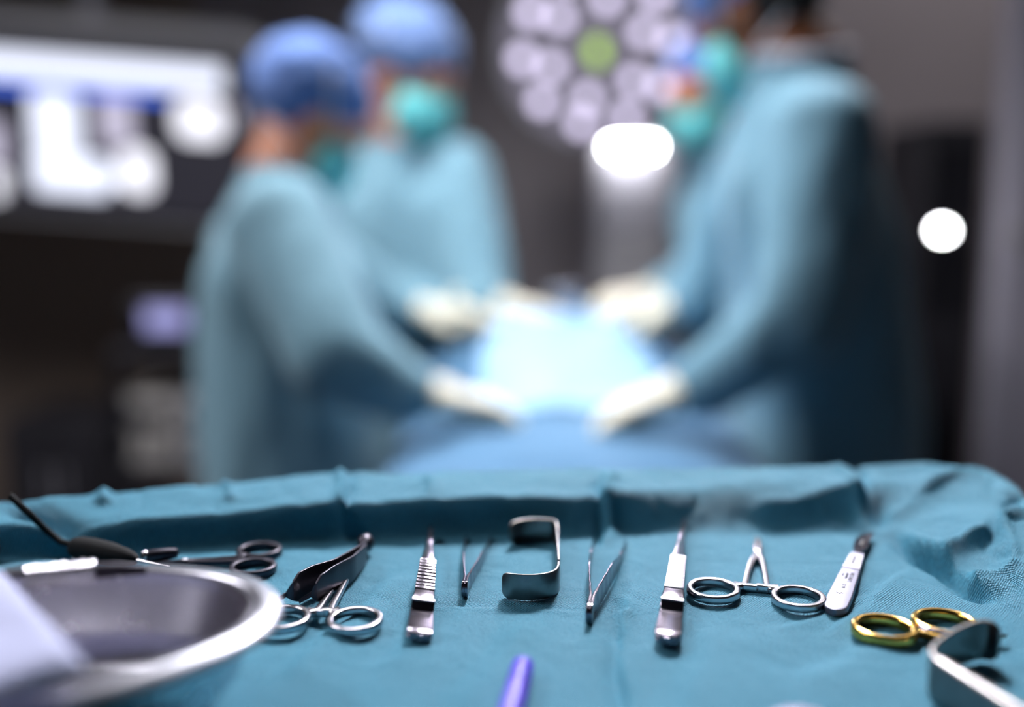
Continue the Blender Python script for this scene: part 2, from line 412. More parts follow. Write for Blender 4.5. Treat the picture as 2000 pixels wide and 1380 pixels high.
def make_drape():
    mb = MB()
    st = 0.0019
    xs = []; x = XL
    while x < XR: xs.append((x, 0)); x += st
    skirt = [0.002, 0.005, 0.009, 0.014, 0.02, 0.03, 0.045, 0.065, 0.09, 0.12, 0.155, 0.195, 0.24]
    xs = [(XL, s) for s in skirt[::-1]]+xs+[(XR, s) for s in skirt]
    ys = []; t = 0.0
    NY = 235
    ys = [(i/NY, 0) for i in range(NY+1)]
    ys = [(0, s) for s in skirt[::-1]]+ys+[(1, s) for s in skirt]
    idx = {}; vs = []; uv = []
    nx, ny = len(xs), len(ys)
    rc = 0.016                              # rounded tray corners
    for i, (x, ex) in enumerate(xs):
        for j, (ty, ey) in enumerate(ys):
            y0, y1 = 0.135, lipy(x)
            # round the corners of the outline
            dxc = max(0, rc-min(XR-x, x-XL)); cut = rc-math.sqrt(max(0, rc*rc-dxc*dxc))
            y0 += cut; y1 -= cut*0.9
            y = y0+(y1-y0)*ty
            z = drape_z(x, y)
            e = math.hypot(ex, ey)
            X, Y = x, y
            if e > 0:
                out = 0.006*ss(0, 0.02, e)
                wv = 0.010*math.sin((x+y)*70)*ss(0.01, 0.2, e)+0.006*noise.noise(V((x*30, y*30, 2)))*ss(0, 0.1, e)
                sx = (1 if x > 0 else -1)*ex/e; sy = (1 if ty > 0.5 else -1)*ey/e
                X += sx*(out+wv); Y += sy*(out+wv); z = z-max(0, e-0.003)
            vs.append(V((X, Y, TZ+z))); uv.append((x+ex*(1 if x > 0 else -1), y+ey*(1 if ty > .5 else -1)))
    fs = [[i*ny+j, (i+1)*ny+j, (i+1)*ny+j+1, i*ny+j+1] for i in range(nx-1) for j in range(ny-1)]
    mb.add(vs, fs)
    o = mb.build('tray_drape', M['drape'], None, angle=180)
    me = o.data; ul = me.uv_layers.new(name='UVMap')
    li = [0]*len(me.loops); me.loops.foreach_get('vertex_index', li)
    flat = []
    for a in li: flat += uv[a]
    ul.data.foreach_set('uv', flat)
    return o
dr = make_drape()
tag(dr, 'wrinkled teal sterile sheet covering the instrument tray', 'drape')

t = thing('instrument_stand', 'steel instrument stand hidden under the teal sheet', 'stand', (0, 0.35, 0))
mb = MB(); mb.box((-0.02, -0.035, TZ-0.015), (0.535, 0.30, 0.002))
mb.build('tray', M['steel'], t, False, 0.0005)
MB().tube([(0.24, -0.16, TZ-0.026), (0.24, 0.11, TZ-0.026), (0, 0.11, TZ-0.026), (-0.29, 0.11, TZ-0.026), (-0.29, -0.16, TZ-0.026)], 0.007).build('support_rail', M['steel'], t)
MB().tube([(-0.29, 0, 0.06), (-0.29, 0, TZ-0.02)], 0.013).build('post', M['steel'], t)
MB().box((-0.02, 0, 0.045), (0.60, 0.05, 0.03)).box((-0.30, 0, 0.045), (0.05, 0.45, 0.03)).build('base', M['light_metal'], t, False, 0.004)

# ------------------------------------------------------------------ instruments
def rest(a, b=None, w_=0.006):
    """height of the sheet's bumps under an instrument lying from a to b"""
    b = b or a; zs = []
    for i in range(9):
        p = a.lerp(b, i/8)
        for dx in (-w_, 0, w_):
            zs.append(drape_z(p.x+dx, p.y))
    zs.sort(); return TZ+zs[int(len(zs)*0.72)]+0.0001
GI = 'steel instruments laid out on the teal sheet'
def arm_sections(ytab, L, side, N=60, flat=True):
    """forceps arm: centre z / width / thickness tables in fractions of L"""
    rings = []
    for i in range(N+1):
        f = 0.035*(i/8)**2 if i < 8 else 0.035+0.965*(i-8)/(N-8); y = f*L
        g, wd, th = (interp(ytab[k], f) for k in ('gap', 'w', 't'))
        mid = interp(ytab['mid'], f)
        if i < 8:  # rounded tail
            k = (max(0.02, 1-(1-f/0.035)**2.6))**0.42; wd *= k
        c = V((0, y, mid+side*g/2))
        rings.append(rsec(c, V((1, 0, 0)), V((0, 0, 1)), wd, th, th*0.32))
    return rings
def flat_forceps(label, a, b, roll, W0=0.0106, bright=False, ribs=16):
    rz, L = heading(a, b)
    t = thing('thumb_forceps', label, 'forceps', (a.x, a.y, rest(a, b)), rz, GI)
    tab = {'gap': [(0, .0016), (.188, .0017), (.20, .0052), (.24, .0066), (.50, .0098), (.75, .0068), (1, .0020)],
           'w': [(0, W0), (.18, W0*.92), (.28, W0*.80), (.48, W0*.72), (.56, W0*.5), (.75, W0*.32), (1, W0*.18)],
           't': [(0, .0015), (.17, .0015), (.2, .0019), (.5, .0017), (1, .0012)],
           'mid': [(0, .0029), (.035, .0035), (.188, .0035), (.2, .0046), (.5, .0062), (1, .0052)]}
    R = Matrix.Rotation(roll, 4, 'Y')
    for s, nm in ((-1, 'lower_arm'), (1, 'upper_arm')):
        MB().loft(arm_sections(tab, L, s)).xf(R).build(nm, M['steel_dark' if not bright else 'steel_dark'], t, angle=35)
    # ribbed finger grip on the upper arm
    mb = MB(); f0, f1 = .275, .505; rings = []; n = ribs*6
    for i in range(n+1):
        f = f0+(f1-f0)*i/n; wd = interp(tab['w'], f)*1.0; zz = interp(tab['mid'], f)+interp(tab['gap'], f)/2+interp(tab['t'], f)/2
        hgt = 0.00035+0.00022*math.sin(2*PI*i/6)
        rings.append(rsec(V((0, f*L, zz+hgt/2-0.0001)), V((1, 0, 0)), V((0, 0, 1)), wd*0.98, hgt+0.0002, 0.0001))
    mb.loft(rings).xf(R).build('ribbed_grip', M['ribs'] if bright else M['steel_dark'], t, angle=50)
    zz = interp(tab['mid'], .205)+interp(tab['gap'], .205)/2+.0010
    MB().box((0, .205*L, zz), (W0*0.9, 0.0026, 0.0007)).xf(R).build('step_ridge', M['ribs'], t, bevel=0.0003)
    return t
def edge_forceps(label, a, b, wtab, tipgap, skew=0.0, hgt=0.008):
    """tweezers standing on their long edges, arms spreading sideways"""
    rz, L = heading(a, b)
    t = thing('tissue_forceps', label, 'forceps', (a.x, a.y, rest(a, b)), rz, GI)
    tab = {'gap': [(0, .0012), (.12, .0014)]+[(.12+.088*q, .0014+(tipgap-.0014)*math.sin(q/10*PI/2)) for q in range(1, 11)],
           'w': wtab, 't': [(0, .0015), (.12, .0013), (.3, .0009), (1, .0008)], 'mid': [(0, 0), (1, skew)]}
    R = Matrix.Rotation(-PI/2, 4, 'Y')
    for s, nm in ((-1, 'left_arm'), (1, 'right_arm')):
        mb = MB().loft(arm_sections(tab, L, s)).xf(R)
        for v in mb.v:
            v.x = -v.x; v.z += interp(wtab, v.y/L)/2
        mb.build(nm, M['steel_dark'], t, angle=35)
    return t

flat_forceps('dull flat steel dressing forceps left of the small open tweezers', G(816, 1247, .002), G(838, 1030, .005), 0.16, ribs=10)
flat_forceps('flat dressing forceps with bright ribbed grip left of the right ringed clamp', G(1302, 1250, .002), G(1336, 1015, .005), 0.05, bright=True, ribs=26)
edge_forceps('small open tweezers standing on edge left of the bent retractor', G(907, 1166), G(936, 1050), [(0, .0075), (.2, .0075), (.5, .0070), (.8, .004), (1, .0022)], 0.0125)
edge_forceps('larger open tweezers standing on edge right of the bent retractor', G(1150, 1219), G(1192, 1058), [(0, .0085), (.2, .0095), (.45, .0095), (.75, .0050), (1, .0022)], 0.0160)

def strip_obj(name, pts, hgt, th, m, parent, tilt=None, z0=0.0, endr=0.3, n_sub=6):
    """a flat metal strip standing on edge, following a plan path"""
    P = []
    pts = [V((p[0], p[1], 0)) for p in pts]
    # round the path by Catmull-Rom
    for i in range(len(pts)-1):
        p0, p1, p2, p3 = pts[max(i-1, 0)], pts[i], pts[i+1], pts[min(i+2, len(pts)-1)]
        for k in range(n_sub):
            u = k/n_sub
            P.append(0.5*((2*p1)+(p2-p0)*u+(2*p0-5*p1+4*p2-p3)*u*u+(3*p1-3*p2+p3-p0)*u**3))
    P.append(pts[-1]); N = len(P); rings = []
    tot = sum((P[i+1]-P[i]).length for i in range(N-1)); acc = 0
    for i in range(N):
        if i: acc += (P[i]-P[i-1]).length
        t = (P[min(i+1, N-1)]-P[max(i-1, 0)]).normalized(); sd = V((t.y, -t.x, 0))
        tl = tilt(acc/tot) if tilt else 0
        up = (V((0, 0, 1))*math.cos(tl)+sd*math.sin(tl)); s2 = t.cross(up)
        e = min(acc, tot-acc); rr = hgt*endr
        k = 1-(1-math.sqrt(max(0.0, 1-(1-min(1, e/rr))**2)))*0.5
        hh = hgt*k
        rings.append(rsec(P[i]+V((0, 0, z0+hgt/2*math.cos(tl)+abs(math.sin(tl))*th/2)), s2, up, th, hh, th*0.3))
    return MB().loft(rings).build(name, m, parent, angle=35)

# bent double-ended retractor, centre
o = G(1088, 1160)
t = thing('double_ended_retractor', 'bent flat steel retractor standing on edge in the middle of the sheet', 'retractor', (o.x, o.y, rest(o+V((-.025, 0, 0)), o)), 0, GI)
def rel(p): q = G(*p); return (q.x-o.x, q.y-o.y)
strip_obj('blade', [rel(p) for p in ((982, 1160), (998, 1165), (1030, 1167), (1060, 1165), (1080, 1159), (1089, 1150), (1091, 1135))], 0.0118, 0.0012, M['steel_brushed'], t)
strip_obj('shaft', [rel(p) for p in ((1091, 1138), (1090, 1115), (1089, 1090), (1088, 1066))], 0.0118, 0.0011, M['steel_brushed'], t, endr=0.02)
strip_obj('blade', [rel(p) for p in ((1088, 1069), (1086, 1058), (1078, 1053), (1050, 1051), (1020, 1053), (996, 1060))], 0.0118, 0.0012, M['steel_brushed'], t)

# large retractor, right foreground
o = G(1830, 1310)
t = thing('double_ended_retractor', 'large bent steel retractor in the right foreground lying over the gold ringed scissors', 'retractor', (o.x, o.y, rest(o, None, .015)), 0, GI)
H = 0.0155
def rel(p, h=H): q = G(*p, h); return (q.x-o.x, q.y-o.y)
strip_obj('blade', [rel(p) for p in ((1955, 1218), (1925, 1209), (1890, 1216), (1850, 1236), (1826, 1256), (1822, 1270), (1836, 1284))], H, 0.0020, M['steel_brushed'], t)
strip_obj('shaft', [rel(p) for p in ((1830, 1278), (1870, 1303), (1940, 1345), (2010, 1388), (2120, 1450))], H, 0.0050, M['steel_brushed'], t, endr=0.02)
strip_obj('blade', [rel(p) for p in ((2115, 1447), (2140, 1450), (2170, 1440), (2250, 1400))], H, 0.0020, M['steel_brushed'], t)

def ring_pts(cx, cy, rx, ry, n=40, rot=0):
    out = []
    for k in range(n):
        a = 2*PI*k/n; x, y = rx*math.cos(a), ry*math.sin(a)
        out.append(V((cx+x*math.cos(rot)-y*math.sin(rot), cy+x*math.sin(rot)+y*math.cos(rot), 0)))
    return out
def ringed(name, label, cat, mid, tip, sep, R, m, mring=None, tubew=0.0014, hgt=0.0037, group=GI, ratchet=True, jaw=0.30, ry=1.06, open_=0.0, skew=0.0):
    """scissor-handled instrument; origin between the finger rings, +Y to the tip"""
    rz, L = heading(mid, tip)
    t = thing(name, label, cat, (mid.x, mid.y, rest(mid, mid.lerp(tip, .4), .018)), rz, group)
    mring = mring or m
    zc = hgt/2; yj = L*(1-jaw)
    for s, nm in ((-1, 'left_half'), (1, 'right_half')):
        mb = MB(); cx = s*sep/2
        pts = ring_pts(cx, 0, R-tubew, (R-tubew)*ry)
        rings = []
        N = len(pts)
        for i, p in enumerate(pts):
            tt = (pts[(i+1) % N]-pts[i-1]).normalized(); sd = V((tt.y, -tt.x, 0))
            rings.append(rsec(p+V((0, 0, zc)), sd, V((0, 0, 1)), tubew*2, hgt, tubew*0.62, 5))
        mb.loft(rings, close=True)
        ri = mb.build('finger_ring', mring, t, angle=60)
        # shank from the inner upper side of the ring, bending in and up to the joint, then jaw
        x0 = cx-s*(R*0.80); y0 = R*0.62
        ymid = R*0.95
        xb = min(0.0056, max(0.0030, sep/2-R*1.05))
        path = [(cx-s*R*0.62, R*0.66), (cx-s*R*0.86, R*0.60), (s*(xb+0.0006), R*0.70), (s*xb*0.86, R*0.95),
                (s*xb*0.70, ymid+(yj-ymid)*0.35), (s*xb*0.42, ymid+(yj-ymid)*0.75), (0.0, yj), (-s*0.0011, yj+(L-yj)*0.3), (-s*0.0009+s*0, yj+(L-yj)*0.7), (-s*0.0006, L)]
        wds = [0.0026, 0.0040, 0.0040, 0.0030, 0.0027, 0.0030, 0.0044, 0.0028, 0.0019, 0.0011]
        hs = [hgt*0.8, hgt*0.85, hgt*0.85, hgt*0.8, hgt*0.7, hgt*0.7, hgt*0.75, hgt*0.7, hgt*0.55, hgt*0.35]
        P = [V((p[0], p[1], zc+(0.0004*s if i > 5 else 0))) for i, p in enumerate(path)]
        PP = []; WW = []; HH = []
        for i in range(len(P)-1):
            p0, p1, p2, p3 = P[max(i-1, 0)], P[i], P[i+1], P[min(i+2, len(P)-1)]
            for k in range(5):
                u = k/5
                PP.append(0.5*((2*p1)+(p2-p0)*u+(2*p0-5*p1+4*p2-p3)*u*u+(3*p1-3*p2+p3-p0)*u**3))
                WW.append(wds[i]+(wds[i+1]-wds[i])*u); HH.append(hs[i]+(hs[i+1]-hs[i])*u)
        PP.append(P[-1]); WW.append(wds[-1]); HH.append(hs[-1])
        rings = []
        for i, p in enumerate(PP):
            tt = (PP[min(i+1, len(PP)-1)]-PP[max(i-1, 0)]); tt.z = 0; tt.normalize(); sd = V((tt.y, -tt.x, 0))
            rings.append(rsec(p, sd, V((0, 0, 1)), WW[i], HH[i], WW[i]*0.3))
        MB().loft(rings).build('shank', m, t, angle=60)
        if ratchet:
            yy = R*0.78; x1 = s*(sep/2-R*0.72); x2 = 0.0012 if s < 0 else 0.0002
            rr = []
            for i in range(13):
                u = i/12; x = x1+(x2-x1)*u; wv = 0.0032-0.0010*math.sin(u*PI)
                wv = 0.0052-0.0019*min(1, u*2.2)
                rr.append(rsec(V((x, yy-0.0010, zc+s*0.00015)), V((0, 1, 0)), V((0, 0, 1)), wv, hgt*(0.92 if s > 0 else 0.86), 0.0006))
            MB().loft(rr).build('ratchet', m, t, angle=50)
    n = 24
    MB().loft([[V((r*math.cos(2*PI*k/n), yj+r*math.sin(2*PI*k/n), z)) for k in range(n)] for r, z in ((.0012, zc), (.0015, zc+hgt*.38), (.0014, zc+hgt*.48), (.0006, zc+hgt*.52))]).build('pivot_screw', M['ribs'], t)
    return t
ringed('hemostat_clamp', 'steel ringed clamp lying between the right dressing forceps and the scalpel', 'clamp', G(1476, 1149, .004), G(1481, 1045, .003), 0.0362, 0.0117, M['steel'])
ringed('hemostat_clamp', 'steel ringed clamp lying half behind the basin with its rings towards us', 'clamp', G(622, 1201, .004), G(710, 1058, .003), 0.0300, 0.0115, M['steel'])
ringed('needle_holder', 'dark ringed needle holder lying sideways behind the steel basin', 'needle holder', G(500, 1086, .003), G(300, 1098, .002), 0.0230, 0.0105, M['dark_metal'])
ringed('surgical_scissors', 'scissors with shiny gold finger rings near the right foreground retractor', 'scissors', G(1787, 1220, .004), G(1838, 1140, .003), 0.0272, 0.0132, M['steel_dark'], M['gold'], tubew=0.0018, hgt=0.0048, ratchet=False, ry=1.0) if False else None
# gold ringed scissors, pointing right under the retractor blade
o = G(1789, 1228)
t = thing('surgical_scissors', 'scissors with shiny gold finger rings near the right foreground retractor', 'scissors', (o.x, o.y, rest(o, None, .015)), 0, GI)
def rl(p, h=0.002): q = G(*p, h); return V((q.x-o.x, q.y-o.y, 0))
for k, (pc, R) in enumerate((((1728, 1222), 0.0131), ((1846, 1211), 0.0133))):
    c = rl(pc, .0035); pts = ring_pts(c.x, c.y, R-0.0018, (R-0.0018)*0.97); rings = []
    N = len(pts)
    for i, p in enumerate(pts):
        tt = (pts[(i+1) % N]-pts[i-1]).normalized(); sd = V((tt.y, -tt.x, 0))
        rings.append(rsec(p+V((0, 0, 0.0026)), sd, V((0, 0, 1)), 0.0034, 0.0050, 0.0015, 5))
    tag(MB().loft(rings, close=True).build('finger_ring', M['gold'], t, angle=60), 'gold plated finger ring')
for k, path in enumerate((((1786, 1233), (1806, 1238), (1840, 1246), (1880, 1250), (1925, 1247), (1965, 1240)), ((1800, 1226), (1818, 1236), (1845, 1241), (1880, 1244), (1925, 1246), (1965, 1242)))):
    P = [rl(p)+V((0, 0, 0.0026+0.0008*k)) for p in path]
    tag(MB().tube(P, [0.0022, 0.0024, 0.0020, 0.0026, 0.0018, 0.0006], 12, 0.7).build('blade', M['gold'] if k == 0 else M['steel_dark'], t), 'scissor half')
j = rl((1880, 1247)); MB().ell((j.x, j.y, 0.0048), (0.0016, 0.0016, 0.0006)).build('pivot_screw', M['steel'], t)

# bayonet forceps standing on edge, left
o = G(560, 1160)
t = thing('bayonet_forceps', 'dark bayonet forceps standing on edge beside the basin', 'forceps', (o.x, o.y, rest(o, None, .015)), 0, GI)
def prof_arm(name, top, base_h, m, th=0.0011):
    """plate standing on the sheet under a stepped top line: (px,py,height of top,height of plate)"""
    rings = []
    tops = []
    for (px, py, h, ph) in top:
        h *= 1.15; ph *= 1.15
        q = G(px, py, h); tops.append((V((q.x-o.x, q.y-o.y, 0)), h, ph))
    dense = []
    for (a, h0, p0), (b, h1, p1) in zip(tops, tops[1:]):
        for k in range(5):
            u = k/5; dense.append((a.lerp(b, u), h0+(h1-h0)*u, p0+(p1-p0)*u))
    dense.append(tops[-1])
    for i, (p, h, ph) in enumerate(dense):
        d = (dense[min(i+1, len(dense)-1)][0]-dense[max(i-1, 0)][0]).normalized(); sd = V((d.y, -d.x, 0))
        rings.append(rsec(p+V((0, 0, h-ph/2)), sd, V((0, 0, 1)), th, ph, th*0.3))
    return MB().loft(rings).build(name, m, t, angle=35)
prof_arm('left_arm', ((535, 1169, .0035, .0016), (559, 1153, .0060, .0020), (572, 1133, .0105, .0075), (584, 1114, .0125, .0118), (610, 1101, .0125, .0120), (652, 1089, .0115, .0110), (700, 1063, .0095, .0090), (716, 1053, .0085, .0080)), 0, M['dark_metal'])
prof_arm('right_arm', ((584, 1168, .0030, .0016), (608, 1152, .0060, .0022), (617, 1136, .0095, .0070), (627, 1119, .0115, .0108), (651, 1102, .0120, .0115), (690, 1082, .0105, .0100), (714, 1060, .0085, .0080)), 0, M['dark_metal'])
a = G(714, 1062, .004)-o; MB().ell((a.x, a.y, 0.0050), (0.0042, 0.0060, 0.0045)).build('joined_tail', M['dark_metal'], t)

# scalpel
a = G(1628, 1200); b = G(1692, 1046); rz, L = heading(a, b)
t = thing('scalpel', 'steel scalpel with engraved flat handle right of the ringed clamp', 'scalpel', (a.x, a.y, rest(a, b)), rz, GI)
tabw = [(0, .0098), (.15, .0104), (.35, .0094), (.60, .0070), (.68, .0064), (.74, .0040), (.80, .0034)]
rings = []
for i in range(61):
    f = i/60*0.80; wd = interp(tabw, f)
    if f < 0.055: wd *= math.sqrt(max(0.03, 1-(1-f/0.055)**2))
    th = 0.0032 if f < .69 else 0.0022
    rings.append(rsec(V((0, f*L, 0.0017)), V((1, 0, 0)), V((0, 0, 1)), wd, th, 0.0007))
MB().loft(rings).build('handle', M['steel_scalpel'], t, angle=35)
rings = [rsec(V((0, f*L, 0.0034)), V((1, 0, 0)), V((0, 0, 1)), interp(tabw, f)*0.98, 0.0005, 0.0001) for f in (.47, .50, .55, .60, .655)]
gp = MB().loft(rings).build('grip_plate', M['steel_matte'], t, False); tag(gp, 'pale polished band')
MB().box((-0.0002, .575*L, 0.00368), (0.0013, .10*L, 0.0002)).build('slot', M['ink'], gp, False)
bl = []
for f, xl_, xr_ in ((.70, -.0016, .0016), (.74, -.0030, .0030), (.82, -.0036, .0034), (.90, -.0030, .0036), (.96, -.0012, .0036), (1.0, .0028, .0034)):
    bl.append([V((xl_, f*L, .0030)), V((xr_, f*L, .0030)), V((xr_, f*L, .0035)), V((xl_, f*L, .0033))])
MB().loft(bl).build('blade', M['steel_dark'], t, False)
MB().box((0.0002, .815*L, 0.0037), (0.0012, .08*L, 0.0006)).build('blade_lug', M['ink'], t, False)
def text(s, size, loc, rz, m, parent, name, depth=0.00005):
    cu = bpy.data.curves.new(name, 'FONT'); cu.body = s; cu.size = size; cu.align_x = 'CENTER'; cu.align_y = 'CENTER'; cu.extrude = depth
    ob = bpy.data.objects.new(name, cu); C.objects.link(ob); bpy.context.view_layer.update()
    dg = bpy.context.evaluated_depsgraph_get(); me = bpy.data.meshes.new_from_object(ob.evaluated_get(dg), depsgraph=dg)
    bpy.data.objects.remove(ob); bpy.data.curves.remove(cu)
    me.materials.clear(); me.materials.append(m); me.name = name
    o2 = bpy.data.objects.new(name, me); C.objects.link(o2); o2.parent = parent; o2.location = loc; o2.rotation_euler = (0, 0, rz)
    return o2
zt = 0.00335
text('LAWTON', 0.0028, (0.0017, .365*L, zt), PI/2, M['ink'], t, 'engraved_text')
text('GERMANY', 0.0017, (-0.0004, .375*L, zt), PI/2, M['ink'], t, 'engraved_text')
text('STEEL', 0.0017, (-0.0021, .385*L, zt), PI/2, M['ink'], t, 'engraved_text')
text('86 TL', 0.0022, (0.0002, .255*L, zt), PI/2, M['ink'], t, 'engraved_text')
text('4', 0.0044, (-0.0003, .175*L, zt), PI/2, M['ribs'], t, 'embossed_number', 0.0002)

# marker pen
a = G(1022, 1290, .0045); b = G(965, 1500, .0045); rz, L = heading(b, a)
t = thing('marker_pen', 'purple surgical marker pen lying at the front of the sheet', 'pen', (b.x, b.y, rest(a, b)), rz)
R = 0.0041
def lathe_y(prof, n=24, z=R):
    return [[V((r*math.cos(2*PI*k/n), y, z+r*math.sin(2*PI*k/n))) for k in range(n)] for y, r in prof]
MB().loft(lathe_y([(0, R*.7), (.002, R*.95), (.006, R), (L-.018, R), (L-.0165, R*.97)])).build('barrel', M['purple'], t)
tag(MB().loft(lathe_y([(L-.0165, R*.9), (L-.016, R*1.02), (L-.0012, R*.99), (L-.0004, R*.90), (L, R*.6)])).build('cap', M['purple_dark'], t), 'deeper purple end cap')

# white swab at the bottom edge
a = G(1560, 1412, .003)
mb = MB(); mb.ell((0, 0, .0035), (.0105, .006, .0042)); 
o2 = mb.build('gauze_swab', M['white_paper'], None); o2.location = (a.x, a.y, TZ); 
for v in o2.data.vertices: v.co *= 1+0.12*noise.noise(v.co*600)
tag(o2, 'small white gauze swab at the front edge of the sheet', 'swab')

# oval steel basin
BC = V((-0.184, 0.294, TZ+0.0004)); BROT = math.radians(19)
t = thing('steel_basin', 'oval polished steel basin with a wide rim in the left foreground', 'basin', BC, BROT)
def oval(a, b, z, n=96, p=2.15):
    out = []
    for k in range(n):
        th = 2*PI*k/n; c, s = math.cos(th), math.sin(th)
        kx = abs(c)**(2/p)*(1 if c > 0 else -1)*a; ky = abs(s)**(2/p)*(1 if s > 0 else -1)*b
        out.append(V((kx, ky+0.0*kx*kx, z)))
    return out
HB = 0.034
prof_out = [(.60, .0), (.70, .0), (.80, .004), (.865, .014), (.90, HB-.004), (.915, HB-.0005)]
prof_in = [(.905, HB+.0004), (.885, HB-.004), (.850, .0145), (.785, .0052), (.69, .0013), (.60, .0010), (.3, .0010), (.02, .0010)]
def sc_(f, off=0): return (0.110*f+off, 0.057*f+off)
rings = [oval(*sc_(.02), 0)]+[oval(*sc_(f), z) for f, z in prof_out]+[oval(*sc_(f), z) for f, z in prof_in]
MB().loft(rings).build('bowl', M['steel_mirror'], t, angle=60)
A_, B_ = sc_(.915)
rr = []
for dx, dz in ((0, 0), (.0008, .0014), (.004, .0016), (.0085, .0004), (.0098, -.0012), (.0090, -.0024), (.0080, -.0016), (.004, 0), (.0008, -.0004)):
    rr.append(oval(A_+dx-.0005, B_+dx-.0005, HB+dz))
MB().loft(rr+[rr[0]], cap=False).build('rim', M['steel_rim'], t, angle=60)

# white wrap folded over the basin's left end
q = [G(14, 1128, .047), G(175, 1297, .046), G(150, 1352, .038), G(-60, 1420, .036), G(-330, 1330, .044), G(-220, 1080, .047)]
mb = MB(); nU, nV = 26, 18
A, Bq, Cq, Dq = G(8, 1120, .046), G(172, 1300, .045), G(-260, 1445, .043), G(-420, 1140, .045)
top = []; 
for i in range(nU+1):
    for j in range(nV+1):
        u, v_ = i/nU, j/nV
        p = A.lerp(Bq, u).lerp(Dq.lerp(Cq, u), v_)
        e = min(u, 1-u, v_, 1-v_)
        z = 0.004*math.sqrt(max(0, min(1, e/0.08)))+0.0009*noise.noise(V((p.x*60, p.y*60, 0)))
        # sags over the near rim
        top.append((p, z))
vs = [p+V((0, 0, z)) for p, z in top]+[p-V((0, 0, z*0.6+0.0004)) for p, z in top]
n1 = nV+1; T = (nU+1)*n1; fs = []
for i in range(nU):
    for j in range(nV):
        a = i*n1+j; fs.append([a, a+n1, a+n1+1, a+1]); fs.append([T+a, T+a+1, T+a+n1+1, T+a+n1])
bd = [i*n1 for i in range(nU+1)]+[nU*n1+j for j in range(1, n1)]+[i*n1+nV for i in range(nU-1, -1, -1)]+[j for j in range(nV-1, 0, -1)]
for k in range(len(bd)): a, b = bd[k], bd[(k+1) % len(bd)]; fs.append([a, b, T+b, T+a])
mb.add(vs, fs)
oc = A.lerp(Cq, 0.5)
o2 = mb.build('gauze_compress', M['white_paper'], None, origin=tuple(oc), angle=80)
tag(o2, 'folded white compress lying across the left end of the steel basin', 'compress')

# shiny ribbed suction tube across the basin's far rim
a = G(5, 1132, .040); b = G(128, 1112, .040); c = G(300, 1106, .038)
t = thing('suction_tube', 'chrome suction tube with ribbed grip resting on the far left rim of the basin', 'suction tube', tuple(a))
ax = (c-a); P = []; Rr = []
for i in range(61):
    u = i/60; P.append(ax*0.60*u); Rr.append(0.0042+0.0005*math.sin(u*60)*(1 if u > .25 else 0))
MB().tube(P, Rr, 16).build('ribbed_grip', M['steel_mirror'], t)
MB().tube([ax*0.58, ax*0.75, ax*0.95+V((0, 0.0, -.001))], [0.0030, 0.0026, 0.0018], 14).build('tube', M['dark_metal'], t)

# black diathermy pencil, back left; its strand stands in for the shaded crease
p0 = G(120, 1062, .006)
t = thing('diathermy_pencil', 'black diathermy pencil with an added strand for crease shade lying at the back left of the sheet', 'diathermy pencil', (p0.x, p0.y, TZ))
P = []
for (px, py, h) in ((20, 968, .030), (60, 1005, .022), (90, 1035, .012), (120, 1058, .007), (150, 1066, .0065)):
    g_ = G(px, py, h); P.append(V((g_.x-p0.x, g_.y-p0.y, h)))
MB().tube(P, 0.0017, 10).build('shade_strand', M['black'], t)  # dark strand laid where the sheet's crease falls in shade
a = G(140, 1066, .0068); b = G(268, 1094, .0058); a = V((a.x-p0.x, a.y-p0.y, .0068)); b = V((b.x-p0.x, b.y-p0.y, .0058))
MB().tube([a.lerp(b, u) for u in (0, .04, .12, .35, .6, .8, .95, 1)], [.002, .0045, .0055, .006, .0058, .0048, .0032, .0015], 16).build('handle', M['black'], t)
MB().tube([b, b+(b-a).normalized()*0.020], [.0011, .0006], 10).build('electrode_tip', M['steel'], t)
a = G(285, 1084, .005); b = G(345, 1076, .005)
t = thing('towel_clip', 'small dark metal clip lying between the diathermy pencil and the needle holder', 'clip', (a.x, a.y, TZ+0.0005), heading(a, b)[0])
L = (b-a).length
MB().loft(lathe_y([(-.001, .0015), (0, .0030), (.003, .0034), (L*.7, .0030), (L, .0024), (L+.001, .001)], z=.0036)).build('body', M['dark_metal'], t)
MB().ell((0, -.0005, .0042), (.0030, .0022, .0030)).build('knob', M['steel'], t)
# small shiny knob at far left edge
a = G(0, 1072, .006)
t = thing('towel_clip', 'small shiny metal clip at the far left edge of the sheet', 'clip', (a.x-.004, a.y, TZ+0.0005), 1.3)
MB().loft(lathe_y([(-.001, .0015), (0, .0034), (.003, .0038), (.018, .0034), (.024, .0020), (.025, .001)], z=.0040)).build('body', M['dark_metal'], t)
MB().ell((0, -.001, .0046), (.0036, .0026, .0036)).build('knob', M['steel'], t)

